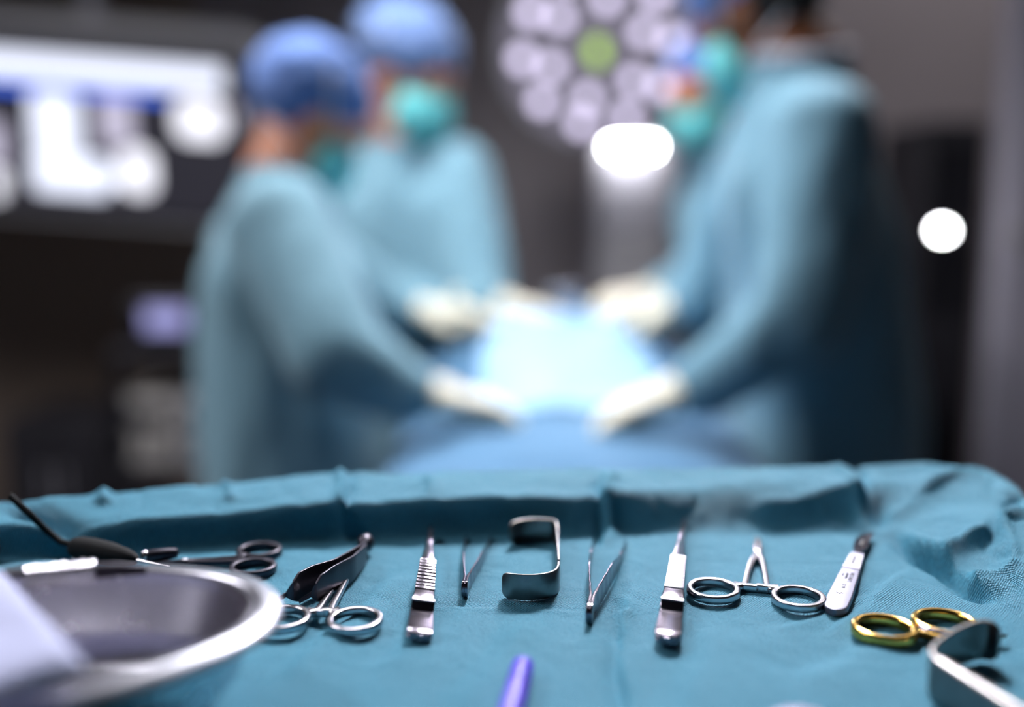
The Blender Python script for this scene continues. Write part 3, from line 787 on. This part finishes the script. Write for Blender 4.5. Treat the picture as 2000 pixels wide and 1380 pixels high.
# ------------------------------------------------------------------ people
def hand_mb(mb, wr, d, palm_n, k=1.0, curl=0.5, thumb=1):
    """palm, four unequal bent fingers and a side thumb; d = wrist-to-finger direction, palm_n = palm normal"""
    d = d.normalized(); n = (palm_n-d*palm_n.dot(d)).normalized(); s = d.cross(n).normalized()
    mb.cap(wr-d*0.02, wr+d*0.025, 0.027*k, 0.026*k)
    for q in (-0.024, -0.008, 0.008, 0.024):
        mb.cap(wr+d*0.015+s*q*0.7, wr+d*0.088+s*q*1.1, 0.017*k, 0.0135*k, 10)
    for q, ln, cu in ((-0.030, 0.060, 1.15), (-0.010, 0.075, 1.0), (0.010, 0.080, 0.95), (0.030, 0.070, 0.85)):
        p = wr+d*0.090+s*q*1.05; dd = d.copy(); r = 0.0092*k; ln *= (0.90 if k < 1 else 1.0)
        for seg, fl in ((0.45, 0.5), (0.30, 0.9), (0.25, 0.6)):
            dd = (dd+n*math.tan(min(1.2, fl*curl*cu))).normalized() if True else dd
            q2 = p+dd*ln*seg; mb.cap(p, q2, r, r*0.90, 10); p = q2; r *= 0.90
    p = wr+d*0.030+s*0.024*thumb; dd = (d*0.75+s*0.75*thumb+n*0.35).normalized()
    q2 = p+dd*0.042; mb.cap(p, q2, 0.0135*k, 0.0110*k, 10); dd = (dd+d*0.5+n*0.3).normalized(); mb.cap(q2, q2+dd*0.032, 0.0110*k, 0.0090*k, 10)

def fold_gown(seed, amp=0.012):
    def f(co, nn):
        side = 1-abs(nn.z)
        a = noise.noise(V((co.x*9+seed, co.y*9, co.z*2.2)))*amp+noise.noise(V((co.x*24, co.y*24+seed, co.z*7+seed)))*amp*0.45
        return a*side
    return f

def person(label, S):
    g0 = S['ground']; org = V((g0[0], g0[1], 0))
    T = thing('person', label, 'person', tuple(org))
    hc = V(S['head']); face = V(S['face']).normalized(); k = S.get('k', 1.0)
    sh = [V(p) for p in S['shoulders']]; el = [V(p) for p in S['elbows']]; wr = [V(p) for p in S['wrists']]; ht = [V(p) for p in S['hands']]
    nb = V(S['neck']); pel = V(S['pelvis'])
    right = face.cross(V((0, 0, 1))).normalized(); up = right.cross(face).normalized()
    R = Matrix((right, face, up)).transposed()      # local x=right, y=face, z=up
    H = lambda x, y, z: hc+R @ V((x*k, y*k, z*k))
    mb = MB()
    mb.ell(H(0, -0.008, 0.022), (0.076*k, 0.096*k, 0.092*k), R, 28, 18)
    mb.ell(H(0, 0.012, -0.040), (0.058*k, 0.070*k, 0.075*k), R, 24, 14)
    mb.ell(H(0, 0.055, -0.090), (0.026*k, 0.024*k, 0.022*k), R)
    mb.cap(H(0, 0.088, 0.005), H(0, 0.106, -0.034), 0.009*k, 0.014*k, 10)
    mb.cap(H(-0.030, 0.078, 0.026), H(0.030, 0.078, 0.026), 0.013*k, 0.013*k, 10)
    mb.ell(H(0, 0.084, -0.062), (0.024*k, 0.012*k, 0.009*k), R)
    for s in (-1, 1): mb.ell(H(s*0.076, -0.008, -0.008), (0.009*k, 0.018*k, 0.031*k), R, 12, 8)
    mb.cap(H(0, -0.022, -0.055), nb, 0.056*k, 0.062*k)
    chest = (sh[0]+sh[1])/2
    mb.cap(nb, chest-V((0, 0, 0.05)), 0.07, 0.10)
    mb.cap(sh[0], sh[1], 0.062, 0.062)
    mb.cap(chest-V((0, 0, 0.12)), pel, 0.098, 0.11)
    ax = (sh[1]-sh[0]).normalized()
    for s in (-1, 1):
        mb.cap(chest+ax*s*0.07-V((0, 0, 0.1)), pel+ax*s*0.05, 0.080, 0.090)
    for i in (0, 1):
        mb.cap(sh[i], el[i], 0.050, 0.040); mb.cap(el[i], wr[i], 0.041, 0.027)
        d = ht[i]-wr[i]; hand_mb(mb, wr[i], d, V(S.get('palm', (0, 0, -1))), 0.96, S.get('curl', 0.45), 1 if i else -1)
    feet = []
    for s in (-1, 1):
        hip = pel+ax*s*0.09; ft = V((org.x, org.y, 0.09))+ax*s*0.12; kn = hip.lerp(ft, 0.5)+V((face.x, face.y, 0)).normalized()*0.03
        mb.cap(hip, kn, 0.085, 0.058); mb.cap(kn, ft, 0.056, 0.038); feet.append((kn, ft))
        mb.cap(ft+V((0, 0, -0.035)), ft+V((face.x, face.y, 0)).normalized()*0.13+V((0, 0, -0.045)), 0.038, 0.030)
    body = blob(mb, 'body', S['skin'], T, tuple(org), 0.0085, 4)
    # eyes
    for s in (-1, 1):
        e = MB().ell(H(s*0.031, 0.071, 0.004), (0.0125*k, 0.0125*k, 0.0105*k), None, 14, 10).build('eye', M['eye'], T, origin=tuple(org), loc=(0, 0, 0))
        MB().ell(H(s*0.031, 0.0822, 0.003), (0.0055*k, 0.003*k, 0.0055*k), R, 12, 8).build('iris', M['iris'], e, origin=tuple(org), loc=(0, 0, 0))
    # gown
    mb = MB(); low = V((org.x, org.y, S.get('hem', 0.42)))
    mb.cap(sh[0]+V((0, 0, 0.004)), sh[1]+V((0, 0, 0.004)), 0.078, 0.078)
    mb.cap(nb-V((0, 0, 0.035)), chest-V((0, 0, 0.04)), 0.083, 0.115)
    bw = S.get('bulk', 1.0)
    mid = (chest+pel)/2
    for s in (-1, 0, 1):
        mb.cap(chest+ax*s*0.085-V((0, 0, 0.10)), mid+ax*s*0.08, 0.118*bw, 0.128*bw)
        mb.cap(mid+ax*s*0.08, pel+ax*s*0.075, 0.128*bw, 0.145*bw)
        mb.cap(pel+ax*s*0.075, low+ax*s*0.11, 0.145*bw, 0.155*bw)
    for i in (0, 1):
        mb.cap(sh[i], el[i], 0.078*bw, 0.072*bw); mb.cap(el[i], wr[i]-(ht[i]-wr[i]).normalized()*0.03, 0.071*bw, 0.050)
    gown = blob(mb, 'gown', S['gown'], T, tuple(org), 0.011, 7, fold_gown(S['seed'], 0.016))
    # gloves
    for i in (0, 1):
        mb = MB(); d = ht[i]-wr[i]
        hand_mb(mb, wr[i], d, V(S.get('palm', (0, 0, -1))), 1.12, S.get('curl', 0.45), 1 if i else -1)
        dn = d.normalized(); mb.cap(wr[i]-dn*0.075, wr[i], 0.038, 0.032)
        tag(blob(mb, 'glove', M['glove'], T, tuple(org), 0.0042, 3), 'cream latex glove')
    # cap
    mb = MB(); cs = S.get('cap_scale', 1.0)
    mb.ell(H(0, -0.034, 0.057), (0.095*k*cs, 0.112*k*cs, 0.084*k*cs), R, 30, 18)
    if S.get('bouffant'): mb.ell(H(0, -0.060, 0.030), (0.098*k*cs, 0.098*k*cs, 0.100*k*cs), R, 30, 18)
    def fc(co, nn): return 0.006*noise.noise(co*22)+0.003*noise.noise(co*60)
    cp = blob(mb, 'cap', S['cap'], T, tuple(org), 0.006, 3, fc)
    mb = MB()
    for q in range(2):
        pts = []
        for j in range(25):
            th = 2*PI*j/24; pts.append(H(0.082*math.cos(th)*cs, -0.024+0.098*math.sin(th)*cs, 0.012+0.03*math.sin(th)+q*0.006))
        mb.tube(pts[:-1], 0.0045, 8, close=True)
    mb.build('hem_band', S['cap'], cp, origin=tuple(org), loc=(0, 0, 0))
    # mask: a pleated shell over nose, mouth and chin
    mb = MB(); rings = []
    nu, nv = 28, 16; outer = []; inner = []
    for i in range(nv+1):
        v_ = i/nv; z = -0.004-0.108*v_
        for j in range(nu+1):
            u = (j/nu*2-1); th = u*1.12
            bul = math.sqrt(max(0.0, 1-abs(u)**2.4))*math.sin(PI*min(1, max(0, 0.12+0.80*v_)))
            rr = 0.084+0.036*bul+0.0012*math.sin(v_*PI*8)*(1-abs(u))
            zz = z*(1-0.35*abs(u)**2)-0.012*abs(u)**2
            outer.append(H(math.sin(th)*rr*0.93, math.cos(th)*rr*1.0+0.004, zz)); inner.append(H(math.sin(th)*(rr-.003)*0.93, math.cos(th)*(rr-.003)*1.0+0.004, zz))
    n1 = nu+1; T0 = len(outer); fs = []
    for i in range(nv):
        for j in range(nu):
            a = i*n1+j; fs.append([a, a+1, a+n1+1, a+n1]); fs.append([T0+a, T0+a+n1, T0+a+n1+1, T0+a+1])
    bd = [j for j in range(n1)]+[i*n1+nu for i in range(1, nv+1)]+[nv*n1+j for j in range(nu-1, -1, -1)]+[i*n1 for i in range(nv-1, 0, -1)]
    for q in range(len(bd)): a, b = bd[q], bd[(q+1) % len(bd)]; fs.append([a, b, T0+b, T0+a])
    mb.add(outer+inner, fs)
    mk = mb.build('face_mask', M['mask'], T, origin=tuple(org), loc=(0, 0, 0), angle=60)
    mb = MB()
    for s in (-1, 1):
        mb.tube([H(s*0.070, 0.030, 0.0), H(s*0.086, 0.0, 0.030), H(s*0.088*cs+s*0.006, -0.03, 0.070), H(s*0.05, -0.08, 0.115*cs)], 0.003, 6)
        mb.tube([H(s*0.068, 0.030, -0.085), H(s*0.078, 0.0, -0.070), H(s*0.066, -0.05, -0.060), H(0, -0.100, -0.055)], 0.003, 6)
    mb.build('mask_tie', M['strap'], mk, origin=tuple(org), loc=(0, 0, 0))
    # trousers and clogs
    mb = MB()
    for s, (kn, ft) in zip((-1, 1), feet):
        hip = pel+ax*s*0.09; mb.cap(hip, kn, 0.100, 0.078); mb.cap(kn, ft+V((0, 0, 0.03)), 0.076, 0.066)
    blob(mb, 'trousers', M['trouser'], T, tuple(org), 0.012, 4)
    fd = V((face.x, face.y, 0)).normalized()
    for kn, ft in feet:
        mb = MB(); mb.cap(ft+V((0, 0, -0.042))-fd*0.03, ft+fd*0.14+V((0, 0, -0.048)), 0.046, 0.040)
        blob(mb, 'clog', M['shoe'], T, tuple(org), 0.006, 3)
    if S.get('hair'):
        mb = MB(); mb.ell(H(0, -0.045, -0.005), (0.083*k, 0.072*k, 0.078*k), R, 26, 16)
        blob(mb, 'hair', M['hair'], T, tuple(org), 0.006, 2)
    if S.get('collar'):
        mb = MB(); pts = [nb+V((0.075*math.cos(th), 0.075*math.sin(th), 0.012+0.014*math.sin(th*1.0+0.4))) for th in [2*PI*j/24 for j in range(24)]]
        mb.tube(pts, 0.010, 10, close=True).build('neck_band', M['strap'], gown, origin=tuple(org), loc=(0, 0, 0))
    return T

def P(px, py, Y): return tuple(W(px, py, Y))
# A: left, nearest of the two on the left, turned to the field
person('leftmost person in teal gown and blue bouffant cap, head bent over the table', dict(
    ground=(W(590, 700, 1.72).x, 1.72), head=P(618, 236, 1.72), face=(0.80, 0.22, -0.72), neck=P(560, 335, 1.70),
    shoulders=(P(520, 440, 1.88), P(560, 440, 1.54)), elbows=(P(720, 590, 1.92), P(650, 690, 1.42)),
    wrists=(P(815, 612, 1.90), P(835, 772, 1.42)), hands=(P(900, 610, 1.88), P(925, 786, 1.43)),
    pelvis=P(560, 840, 1.72), skin=M['skin'], gown=M['gown'], cap=M['cap'], bouffant=True, cap_scale=0.98, k=0.90, seed=1.0, bulk=1.06))
# B: middle-left, further back
person('person in light blue cap and mint mask standing behind the leftmost person', dict(
    ground=(W(810, 700, 2.22).x, 2.22), head=P(800, 150, 2.20), face=(0.72, -0.42, -0.42), neck=P(800, 285, 2.22),
    shoulders=(P(690, 345, 2.26), P(890, 340, 2.20)), elbows=(P(700, 570, 2.20), P(935, 560, 2.08)),
    wrists=(P(860, 625, 2.02), P(975, 600, 2.00)), hands=(P(940, 628, 1.96), P(1060, 612, 1.96)),
    pelvis=P(810, 700, 2.24), skin=M['skin'], gown=M['gown'], cap=M['cap2'], cap_scale=1.06, k=1.05, seed=4.0, bulk=1.0))
# C: right, tall, from behind
person('tall dark-haired person at the right in teal gown, back turned, reaching over the table', dict(
    ground=(W(1590, 700, 1.62).x+0.02, 1.62), head=P(1470, 34, 1.66), face=(-0.66, 0.48, -0.72), neck=P(1560, 120, 1.62),
    shoulders=(P(1606, 262, 1.47), P(1520, 235, 1.76)), elbows=(P(1560, 620, 1.38), P(1420, 470, 1.86)),
    wrists=(P(1335, 765, 1.40), P(1330, 600, 1.86)), hands=(P(1240, 795, 1.40), P(1245, 620, 1.88)),
    pelvis=P(1600, 760, 1.62), skin=M['skin_dark'], gown=M['gown2'], cap=M['cap'], cap_scale=1.0, k=1.0, seed=8.0, bulk=0.98, hair=True, collar=True))
# D: beyond C
person('person in cap and mint mask mostly hidden beyond the tall person at the right', dict(
    ground=(W(1500, 700, 2.42).x, 2.42), head=P(1374, 178, 2.36), face=(-0.62, -0.55, -0.50), neck=P(1400, 285, 2.42),
    shoulders=(P(1500, 345, 2.34), P(1400, 340, 2.52)), elbows=(P(1450, 560, 2.20), P(1370, 545, 2.40)),
    wrists=(P(1300, 600, 2.12), P(1270, 580, 2.20)), hands=(P(1220, 590, 2.06), P(1180, 580, 2.12)),
    pelvis=P(1500, 690, 2.42), skin=M['skin'], gown=M['gown'], cap=M['cap'], cap_scale=0.95, k=0.93, seed=12.0))

# ------------------------------------------------------------------ operating table and patient drapes
t = thing('operating_table', 'operating table with steel column standing under the blue drapes', 'operating table', (0.09, 1.95, 0))
MB().box((0, 0, 0.80), (0.44, 1.5, 0.07)).build('mattress', M['charcoal'], t, False, 0.02)
MB().box((0, 0, 0.745), (0.45, 1.5, 0.035)).build('table_top', M['light_metal'], t, False, 0.006)
MB().box((0, 0, 0.42), (0.26, 0.34, 0.62)).build('column', M['light_metal'], t, False, 0.02)
MB().box((0, 0, 0.07), (0.50, 0.95, 0.12)).build('base', M['light_metal'], t, False, 0.03)

def sheet(name, m, x0, x1, y0, y1, zf, nx, ny, org, skirt=True, th=0.0):
    mb = MB(); vs = []
    for i in range(nx+1):
        for j in range(ny+1):
            x = x0+(x1-x0)*i/nx; y = y0+(y1-y0)*j/ny; vs.append(V(zf(x, y)))
    n1 = ny+1
    fs = [[i*n1+j, (i+1)*n1+j, (i+1)*n1+j+1, i*n1+j+1] for i in range(nx) for j in range(ny)]
    mb.add(vs, fs); o = mb.build(name, m, None, origin=org, angle=180)
    s = o.modifiers.new('solid', 'SOLIDIFY'); s.thickness = 0.002; s.offset = -1
    return o
def body_z(x, y):
    u = (x-0.09)/0.30
    hump = math.sqrt(max(0, 1-min(1, abs(u))**2.6))
    zt = linterp([(1.15, 0.90), (1.30, 0.950), (1.45, 0.955), (1.62, 0.985), (1.9, 1.05), (2.2, 1.04), (2.6, 1.0)], y)
    z = 0.86+(zt-0.86)*hump
    return z+0.010*noise.noise(V((x*9, y*8, 0)))+0.005*noise.noise(V((x*22, y*18, 3)))
def bz(x, y):
    X, Y = x, y; e = 0; z = None
    hx0, hx1, hy0 = -0.17, 0.35, 1.16
    cx = min(max(x, hx0), hx1); cy = max(y, hy0)
    e = math.hypot(x-cx, y-cy)
    z = body_z(cx, cy)
    if e > 0:
        dx, dy = (x-cx)/e, (y-cy)/e; o_ = 0.02*(1-math.exp(-e/0.03))+0.018*math.sin((cx*14+cy*17))*min(1, e/0.2)
        return (cx+dx*o_, cy+dy*o_, z-e*0.97)
    return (cx, cy, z)
d1 = sheet('patient_drape', M['blue_drape'], -0.66, 0.84, 0.75, 2.6, bz, 120, 130, (0.1, 1.9, 0.86))
tag(d1, 'blue surgical drape over the patient, hanging down the sides of the operating table', 'drape')
def pz(x, y): 
    return (x, y, body_z(x, y)+0.006+0.004*noise.noise(V((x*30, y*30, 7))))
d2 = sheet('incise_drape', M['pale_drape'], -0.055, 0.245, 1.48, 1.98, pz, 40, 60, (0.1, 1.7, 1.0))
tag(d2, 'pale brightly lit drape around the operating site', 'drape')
a = V(P(1105, 612, 1.88))
t = thing('wound_retractor', 'shiny steel retractor held at the operating site between the hands', 'retractor', (a.x, a.y, body_z(a.x, a.y)+0.01))
MB().tube([(0.03*math.cos(q), 0.03*math.sin(q), 0.02+0.035*math.sin(q*0.5)) for q in [PI*2*k/24 for k in range(24)]], 0.004, 8, close=True).build('ring', M['steel_mirror'], t)
MB().tube([(0, 0, 0), (0.005, -0.02, 0.03), (0.01, -0.03, 0.06)], 0.004).build('handle', M['steel_mirror'], t)

# ------------------------------------------------------------------ surgical lamps
def lamp(label, c, normal, R, lit=True, group='surgical lamps'):
    n = V(normal).normalized(); q = n.to_track_quat('Z', 'Y')
    t = thing('surgical_lamp', label, 'lamp', tuple(c), rot=q.to_euler(), group=group)
    N = 48
    rg = lambda r, z: [V((r*math.cos(2*PI*k/N), r*math.sin(2*PI*k/N), z)) for k in range(N)]
    MB().loft([rg(R*.2, -.10), rg(R*.7, -.085), rg(R*.95, -.045), rg(R, -.015), rg(R*.985, 0), rg(R*.95, .002), rg(R*.94, -.004)]).build('housing', M['frame'], t)
    MB().loft([rg(R*.93, -.006), rg(R*.93, -.001), rg(R*.1, -.001)]).build('front_cover', M['e_cover'], t)
    for ring, (rr, cnt, rad, ph) in enumerate(((R*.76, 10, .034, 0.12), (R*.49, 6, .032, 0.35))):
        for k in range(cnt):
            a = 2*PI*k/cnt+ph; o_ = V((rr*math.cos(a), rr*math.sin(a), 0))
            bz_ = MB().loft([[o_+V((r*math.cos(2*PI*j/20), r*math.sin(2*PI*j/20), z)) for j in range(20)] for r, z in ((rad*1.25, -.002), (rad*1.2, .006), (rad*1.0, .008))]).build('lens_bezel', M['frame'], t)
            MB().ell(o_+V((0, 0, .006)), (rad*.8, rad*.8, .008), None, 18, 8).build('led_lens', M['e_led'], bz_)
    h = MB().tube([(0, 0, 0), (0, 0, .05), (0, 0, .11)], [.024, .018, .017], 16).build('handle', M['lime'], t); tag(h, 'lime green centre handle')
    return t
lc = V(P(1166, 96, 2.95))
lt = lamp('large round surgical lamp of lilac lenses with lime green centre, hanging behind the operating table', lc, V((0, 0, CAMZ-0.1))-lc+V((0.1, 0, -0.5)), 0.285)
bk = lc+V((0.0, 0.10, 0.05))
MB().tube([lt.matrix_world.inverted() @ p if False else p for p in (V((0, 0, -.10)), V((0, .10, -.14)), V((0, .32, -.10)), V((0, .75, -.02)), V((0, 1.25, 0)))], 0.018, 12).build('arm', M['light_metal'], lt)
for lo, tg, nm in ((LAMP_A, (0.06, 1.80, 1.0), 'surgical lamp head high over the operating site, above the picture'), (LAMP_B, (0.05, 0.42, 1.10), 'surgical lamp head high over the instrument tray, above the picture')):
    lo = V(lo); d = (V(tg)-lo).normalized()
    l2 = lamp(nm, lo-d*0.03, d, 0.26)
    MB().tube([V((0, 0, -.10)), V((0, 0, -.40))], 0.02, 12).build('arm', M['light_metal'], l2)

# ------------------------------------------------------------------ big wall monitor, upper left
YM = 3.05
a = W(-330, 250, YM); b = W(545, 250, YM)
zt_, zb_ = W(0, 18, YM).z, W(0, 448, YM).z
tl = W(0, 95, YM); tr = W(440, 128, YM)
t = thing('wall_monitor', 'large wall-hung monitor showing bright scan pictures under a white toolbar', 'monitor', (0, YM, 0))
def rrect(x0, x1, z0, z1, r, y, n=8, sag=0.0):
    out = []
    for cx, cz, a0 in ((x1-r, z1-r, 0), (x0+r, z1-r, PI/2), (x0+r, z0+r, PI), (x1-r, z0+r, 1.5*PI)):
        for k in range(n):
            q = a0+PI/2*k/(n-1); X = cx+r*math.cos(q); out.append(V((X, y, cz+r*math.sin(q)-(X-a.x)*sag)))
    return out
SG = 0.075
def plate(name, x0, x1, z0, z1, r, y0, y1, m, par): return MB().loft([rrect(x0, x1, z0, z1, r, y1, sag=SG), rrect(x0, x1, z0, z1, r, y0, sag=SG)]).build(name, m, par, False, 0)
def zpx(px, py, Y): q = W(px, py, Y); return q.x, q.z+(q.x-a.x)*SG
x1, z1 = zpx(548, 62, YM); _, z0 = zpx(300, 428, YM)
plate('housing', a.x, x1, z0-.02, z1, 0.12, 0, 0.06, M['frame'], t)
x1, zT = zpx(486, 92, YM); _, zB = zpx(300, 428, YM)
plate('bezel', a.x+.05, x1, zB, zT, 0.03, -.012, 0, M['black_plastic'], t)
x1b, zTs = zpx(470, 108, YM); _, zBs = zpx(300, 420, YM)
sc1 = plate('screen', a.x+.06, x1b, zBs, zTs, 0.005, -.015, -.012, M['e_screen'], t)
def patch(name, px0, py0, px1, py1, m, r=0.004):
    xa, zb2 = zpx(px0, py1, YM-.016); xb, _ = zpx(px1, py1, YM-.016); _, zt2 = zpx((px0+px1)/2, py0, YM-.016); _, zb2 = zpx((px0+px1)/2, py1, YM-.016)
    plate(name, xa, xb, zb2, zt2, min(r, (xb-xa)*.45, (zt2-zb2)*.45), -.018, -.0155, m, sc1)
patch('toolbar', -300, 98+6, 436, 151, M['e_white'])
patch('title_line', -300, 154, 330, 172, M['e_blue'])
patch('scan_picture', 345, 196, 440, 275, M['e_blob'], .04)
patch('scan_picture', 240, 290, 305, 380, M['e_blob'], .04)
patch('scan_picture', 66, 305, 215, 378, M['e_white'], .03)
patch('scan_picture', 66, 182, 158, 304, M['e_white'], .02)
patch('scan_picture', 196, 188, 262, 286, M['e_dim'], .02)
patch('scan_picture', 200, 330, 236, 362, M['e_white'], .01)
patch('scan_picture', -20, 330, 12, 385, M['e_blob'], .02)
patch('scan_picture', -80, 235, 12, 320, M['e_dim'], .01)
patch('scan_picture', 455, 208, 468, 240, M['e_dim'], .003)
q = W(180, 20, YM+.03)
MB().tube([(q.x, .03, q.z-.05), (q.x, .03, 2.9)], 0.028, 16).build('ceiling_post', M['light_metal'], t)

# ------------------------------------------------------------------ equipment cart with small screen, left
YC = 2.75
def cart_box(x0, y0p, x1, y1p, Y, dep): 
    a_ = W(x0, y1p, Y); b_ = W(x1, y0p, Y); return ((a_.x+b_.x)/2, dep/2, (a_.z+b_.z)/2), (b_.x-a_.x, dep, b_.z-a_.z)
bx0 = W(215, 700, YC).x; bx1 = W(445, 700, YC).x; cx = (bx0+bx1)/2
t = thing('equipment_cart', 'dark equipment cart behind the person on the left', 'cart', (cx, YC, 0))
wd = bx1-bx0
for z in (0.14, 0.52, 0.86): MB().box((0, .2, z), (wd, .42, .025)).build('shelf', M['charcoal'], t, False, .004)
for s in (-1, 1):
    for yy in (0.01, .39): MB().box((s*(wd/2-.015), yy, .45), (.03, .03, .80)).build('upright', M['black_plastic'], t, False, .004)
    for yy in (0.03, .37): MB().tube([(s*(wd/2-.03)-.012, yy, .05), (s*(wd/2-.03)+.012, yy, .05)], 0.05, 16).build('castor', M['black_plastic'], t)
def rel_box(name, label, cat, x0, y0, x1, y1, Y, dep, m, extra=None, zsup=None):
    a_ = W(x0, y1, Y); b_ = W(x1, y0, Y); z0 = zsup if zsup is not None else a_.z
    t = thing(name, label, cat, ((a_.x+b_.x)/2, Y, z0)); w_, h_ = b_.x-a_.x, b_.z-z0
    MB().box((0, dep/2, h_/2), (w_, dep, h_)).build('case', m, t, False, .008)
    if extra: extra(t, w_, h_)
    return t
def ex_screen(t, w_, h_):
    MB().box((0, -.004, h_*.52), (w_*.9, .008, h_*.86)).build('screen', M['black_plastic'], t, False, .003)
    MB().box((0.0, -.010, h_*.60), (w_*.55, .006, h_*.48)).build('screen_picture', M['e_small'], t, False, .002)
zs = 0.8725
rel_box('patient_monitor', 'small glowing bluish monitor standing on the equipment cart', 'monitor', 255, 585, 400, 720, YC+.02, .12, M['charcoal'], ex_screen, zs)
def ex_knobs(t, w_, h_):
    for k in range(3): MB().tube([(w_*(-.3+.3*k), 0, h_*.35), (w_*(-.3+.3*k), -.015, h_*.35)], .012, 14).build('knob', M['black_plastic'], t)
    MB().box((0, -.003, h_*.72), (w_*.7, .006, h_*.28)).build('display', M['charcoal'], t, False, .002)
rel_box('electrosurgical_unit', 'beige electrical unit on the middle shelf of the equipment cart', 'medical device', 235, 775, 335, 880, YC+.02, .30, M['beige'], ex_knobs, .5325)
rel_box('infusion_pump', 'dim lilac grey unit beside the beige one on the equipment cart', 'medical device', 352, 775, 430, 860, YC+.02, .30, M['frame'], ex_knobs, .5325)
# low cabinet at far left and its dark top
def ex_doors(t, w_, h_):
    for s in (-1, 1):
        d_ = MB().box((s*w_*.245, -.009, h_*.5), (w_*.47, .018, h_*.92)).build('door', M['charcoal'], t, False, .003)
        MB().box((s*.03, -.026, h_*.6), (.012, .018, .12)).build('handle', M['light_metal'], d_, False, .003)
rel_box('storage_cabinet', 'dark low cabinet against the far wall at the left edge', 'cabinet', 10, 820, 205, 900, 3.3, .42, M['charcoal'], ex_doors, 0.0)

# ------------------------------------------------------------------ wall lamp, grey cabinet column and right-hand equipment
YW = 3.45
a = W(1165, 452, YW); b = W(1318, 330, YW)
t = thing('supply_column', 'tall satin grey supply column under the bright strip lamp', 'column', ((a.x+b.x)/2, YW+.05, 0))
wcol = b.x-a.x; ztop = W(1230, 262, YW).z
MB().box((0, .15, ztop/2), (wcol, .30, ztop)).build('cabinet', M['light_metal'], t, False, .02)
for k in range(4): MB().box((0, -.006, .35+.24*k), (wcol*.86, .012, .20)).build('drawer', M['frame'], t, False, .004)
a = W(1190, 296, YW); b = W(1276, 280, YW)
t = thing('strip_lamp', 'small glaring white strip lamp at the top of the grey column', 'lamp', ((a.x+b.x)/2, YW-.03, (a.z+b.z)/2))
MB().box((0, .045, .022), (b.x-a.x+.03, .09, .02)).build('housing', M['frame'], t, False, .004)
MB().tube([(-(b.x-a.x)/2, 0.0, 0), ((b.x-a.x)/2, 0.0, -.0)], .012, 14).build('tube', M['e_strip'], t)
# spot lamp on the right
q = W(1840, 450, 3.0)
t = thing('examination_lamp', 'small glaring round lamp in front of the dark tower at the right', 'lamp', tuple(q))
MB().ell((0, 0, 0), (.019, .010, .012), None, 16, 10).build('bulb', M['e_spot'], t)
MB().loft([[V((r*math.cos(2*PI*k/24), y, r*math.sin(2*PI*k/24))) for k in range(24)] for r, y in ((.030, -.002), (.033, .0), (.032, .02), (.018, .05), (.002, .06))]).build('reflector', M['charcoal'], t)
MB().tube([(0, .055, 0), (0, .105, 0)], .008, 10).build('arm', M['charcoal'], t)
# dark tower
def ex_tower(t, w_, h_):
    for k in range(5): MB().box((0, -.006, h_*(.12+.19*k)), (w_*.86, .012, h_*.15)).build('panel', M['black_plastic'] if k != 2 else M['charcoal'], t, False, .004)
    MB().tube([(-w_*.44, -.03, h_*.1), (-w_*.44, -.03, h_*.42)], .012, 10).build('rail', M['light_metal'], t)
rel_box('equipment_tower', 'tall dark equipment tower behind the tall person at the right', 'equipment tower', 1775, 235, 1935, 900, 3.12, .4, M['charcoal'], ex_tower, 0.0)
q = W(1990, 460, 2.95)
t = thing('door_push_plate', 'round pale button on the grey pillar at the right edge', 'button', (q.x, 2.945, q.z))
MB().tube([(0, 0, 0), (0, -.012, 0)], .028, 24).build('button', M['beige'], t)
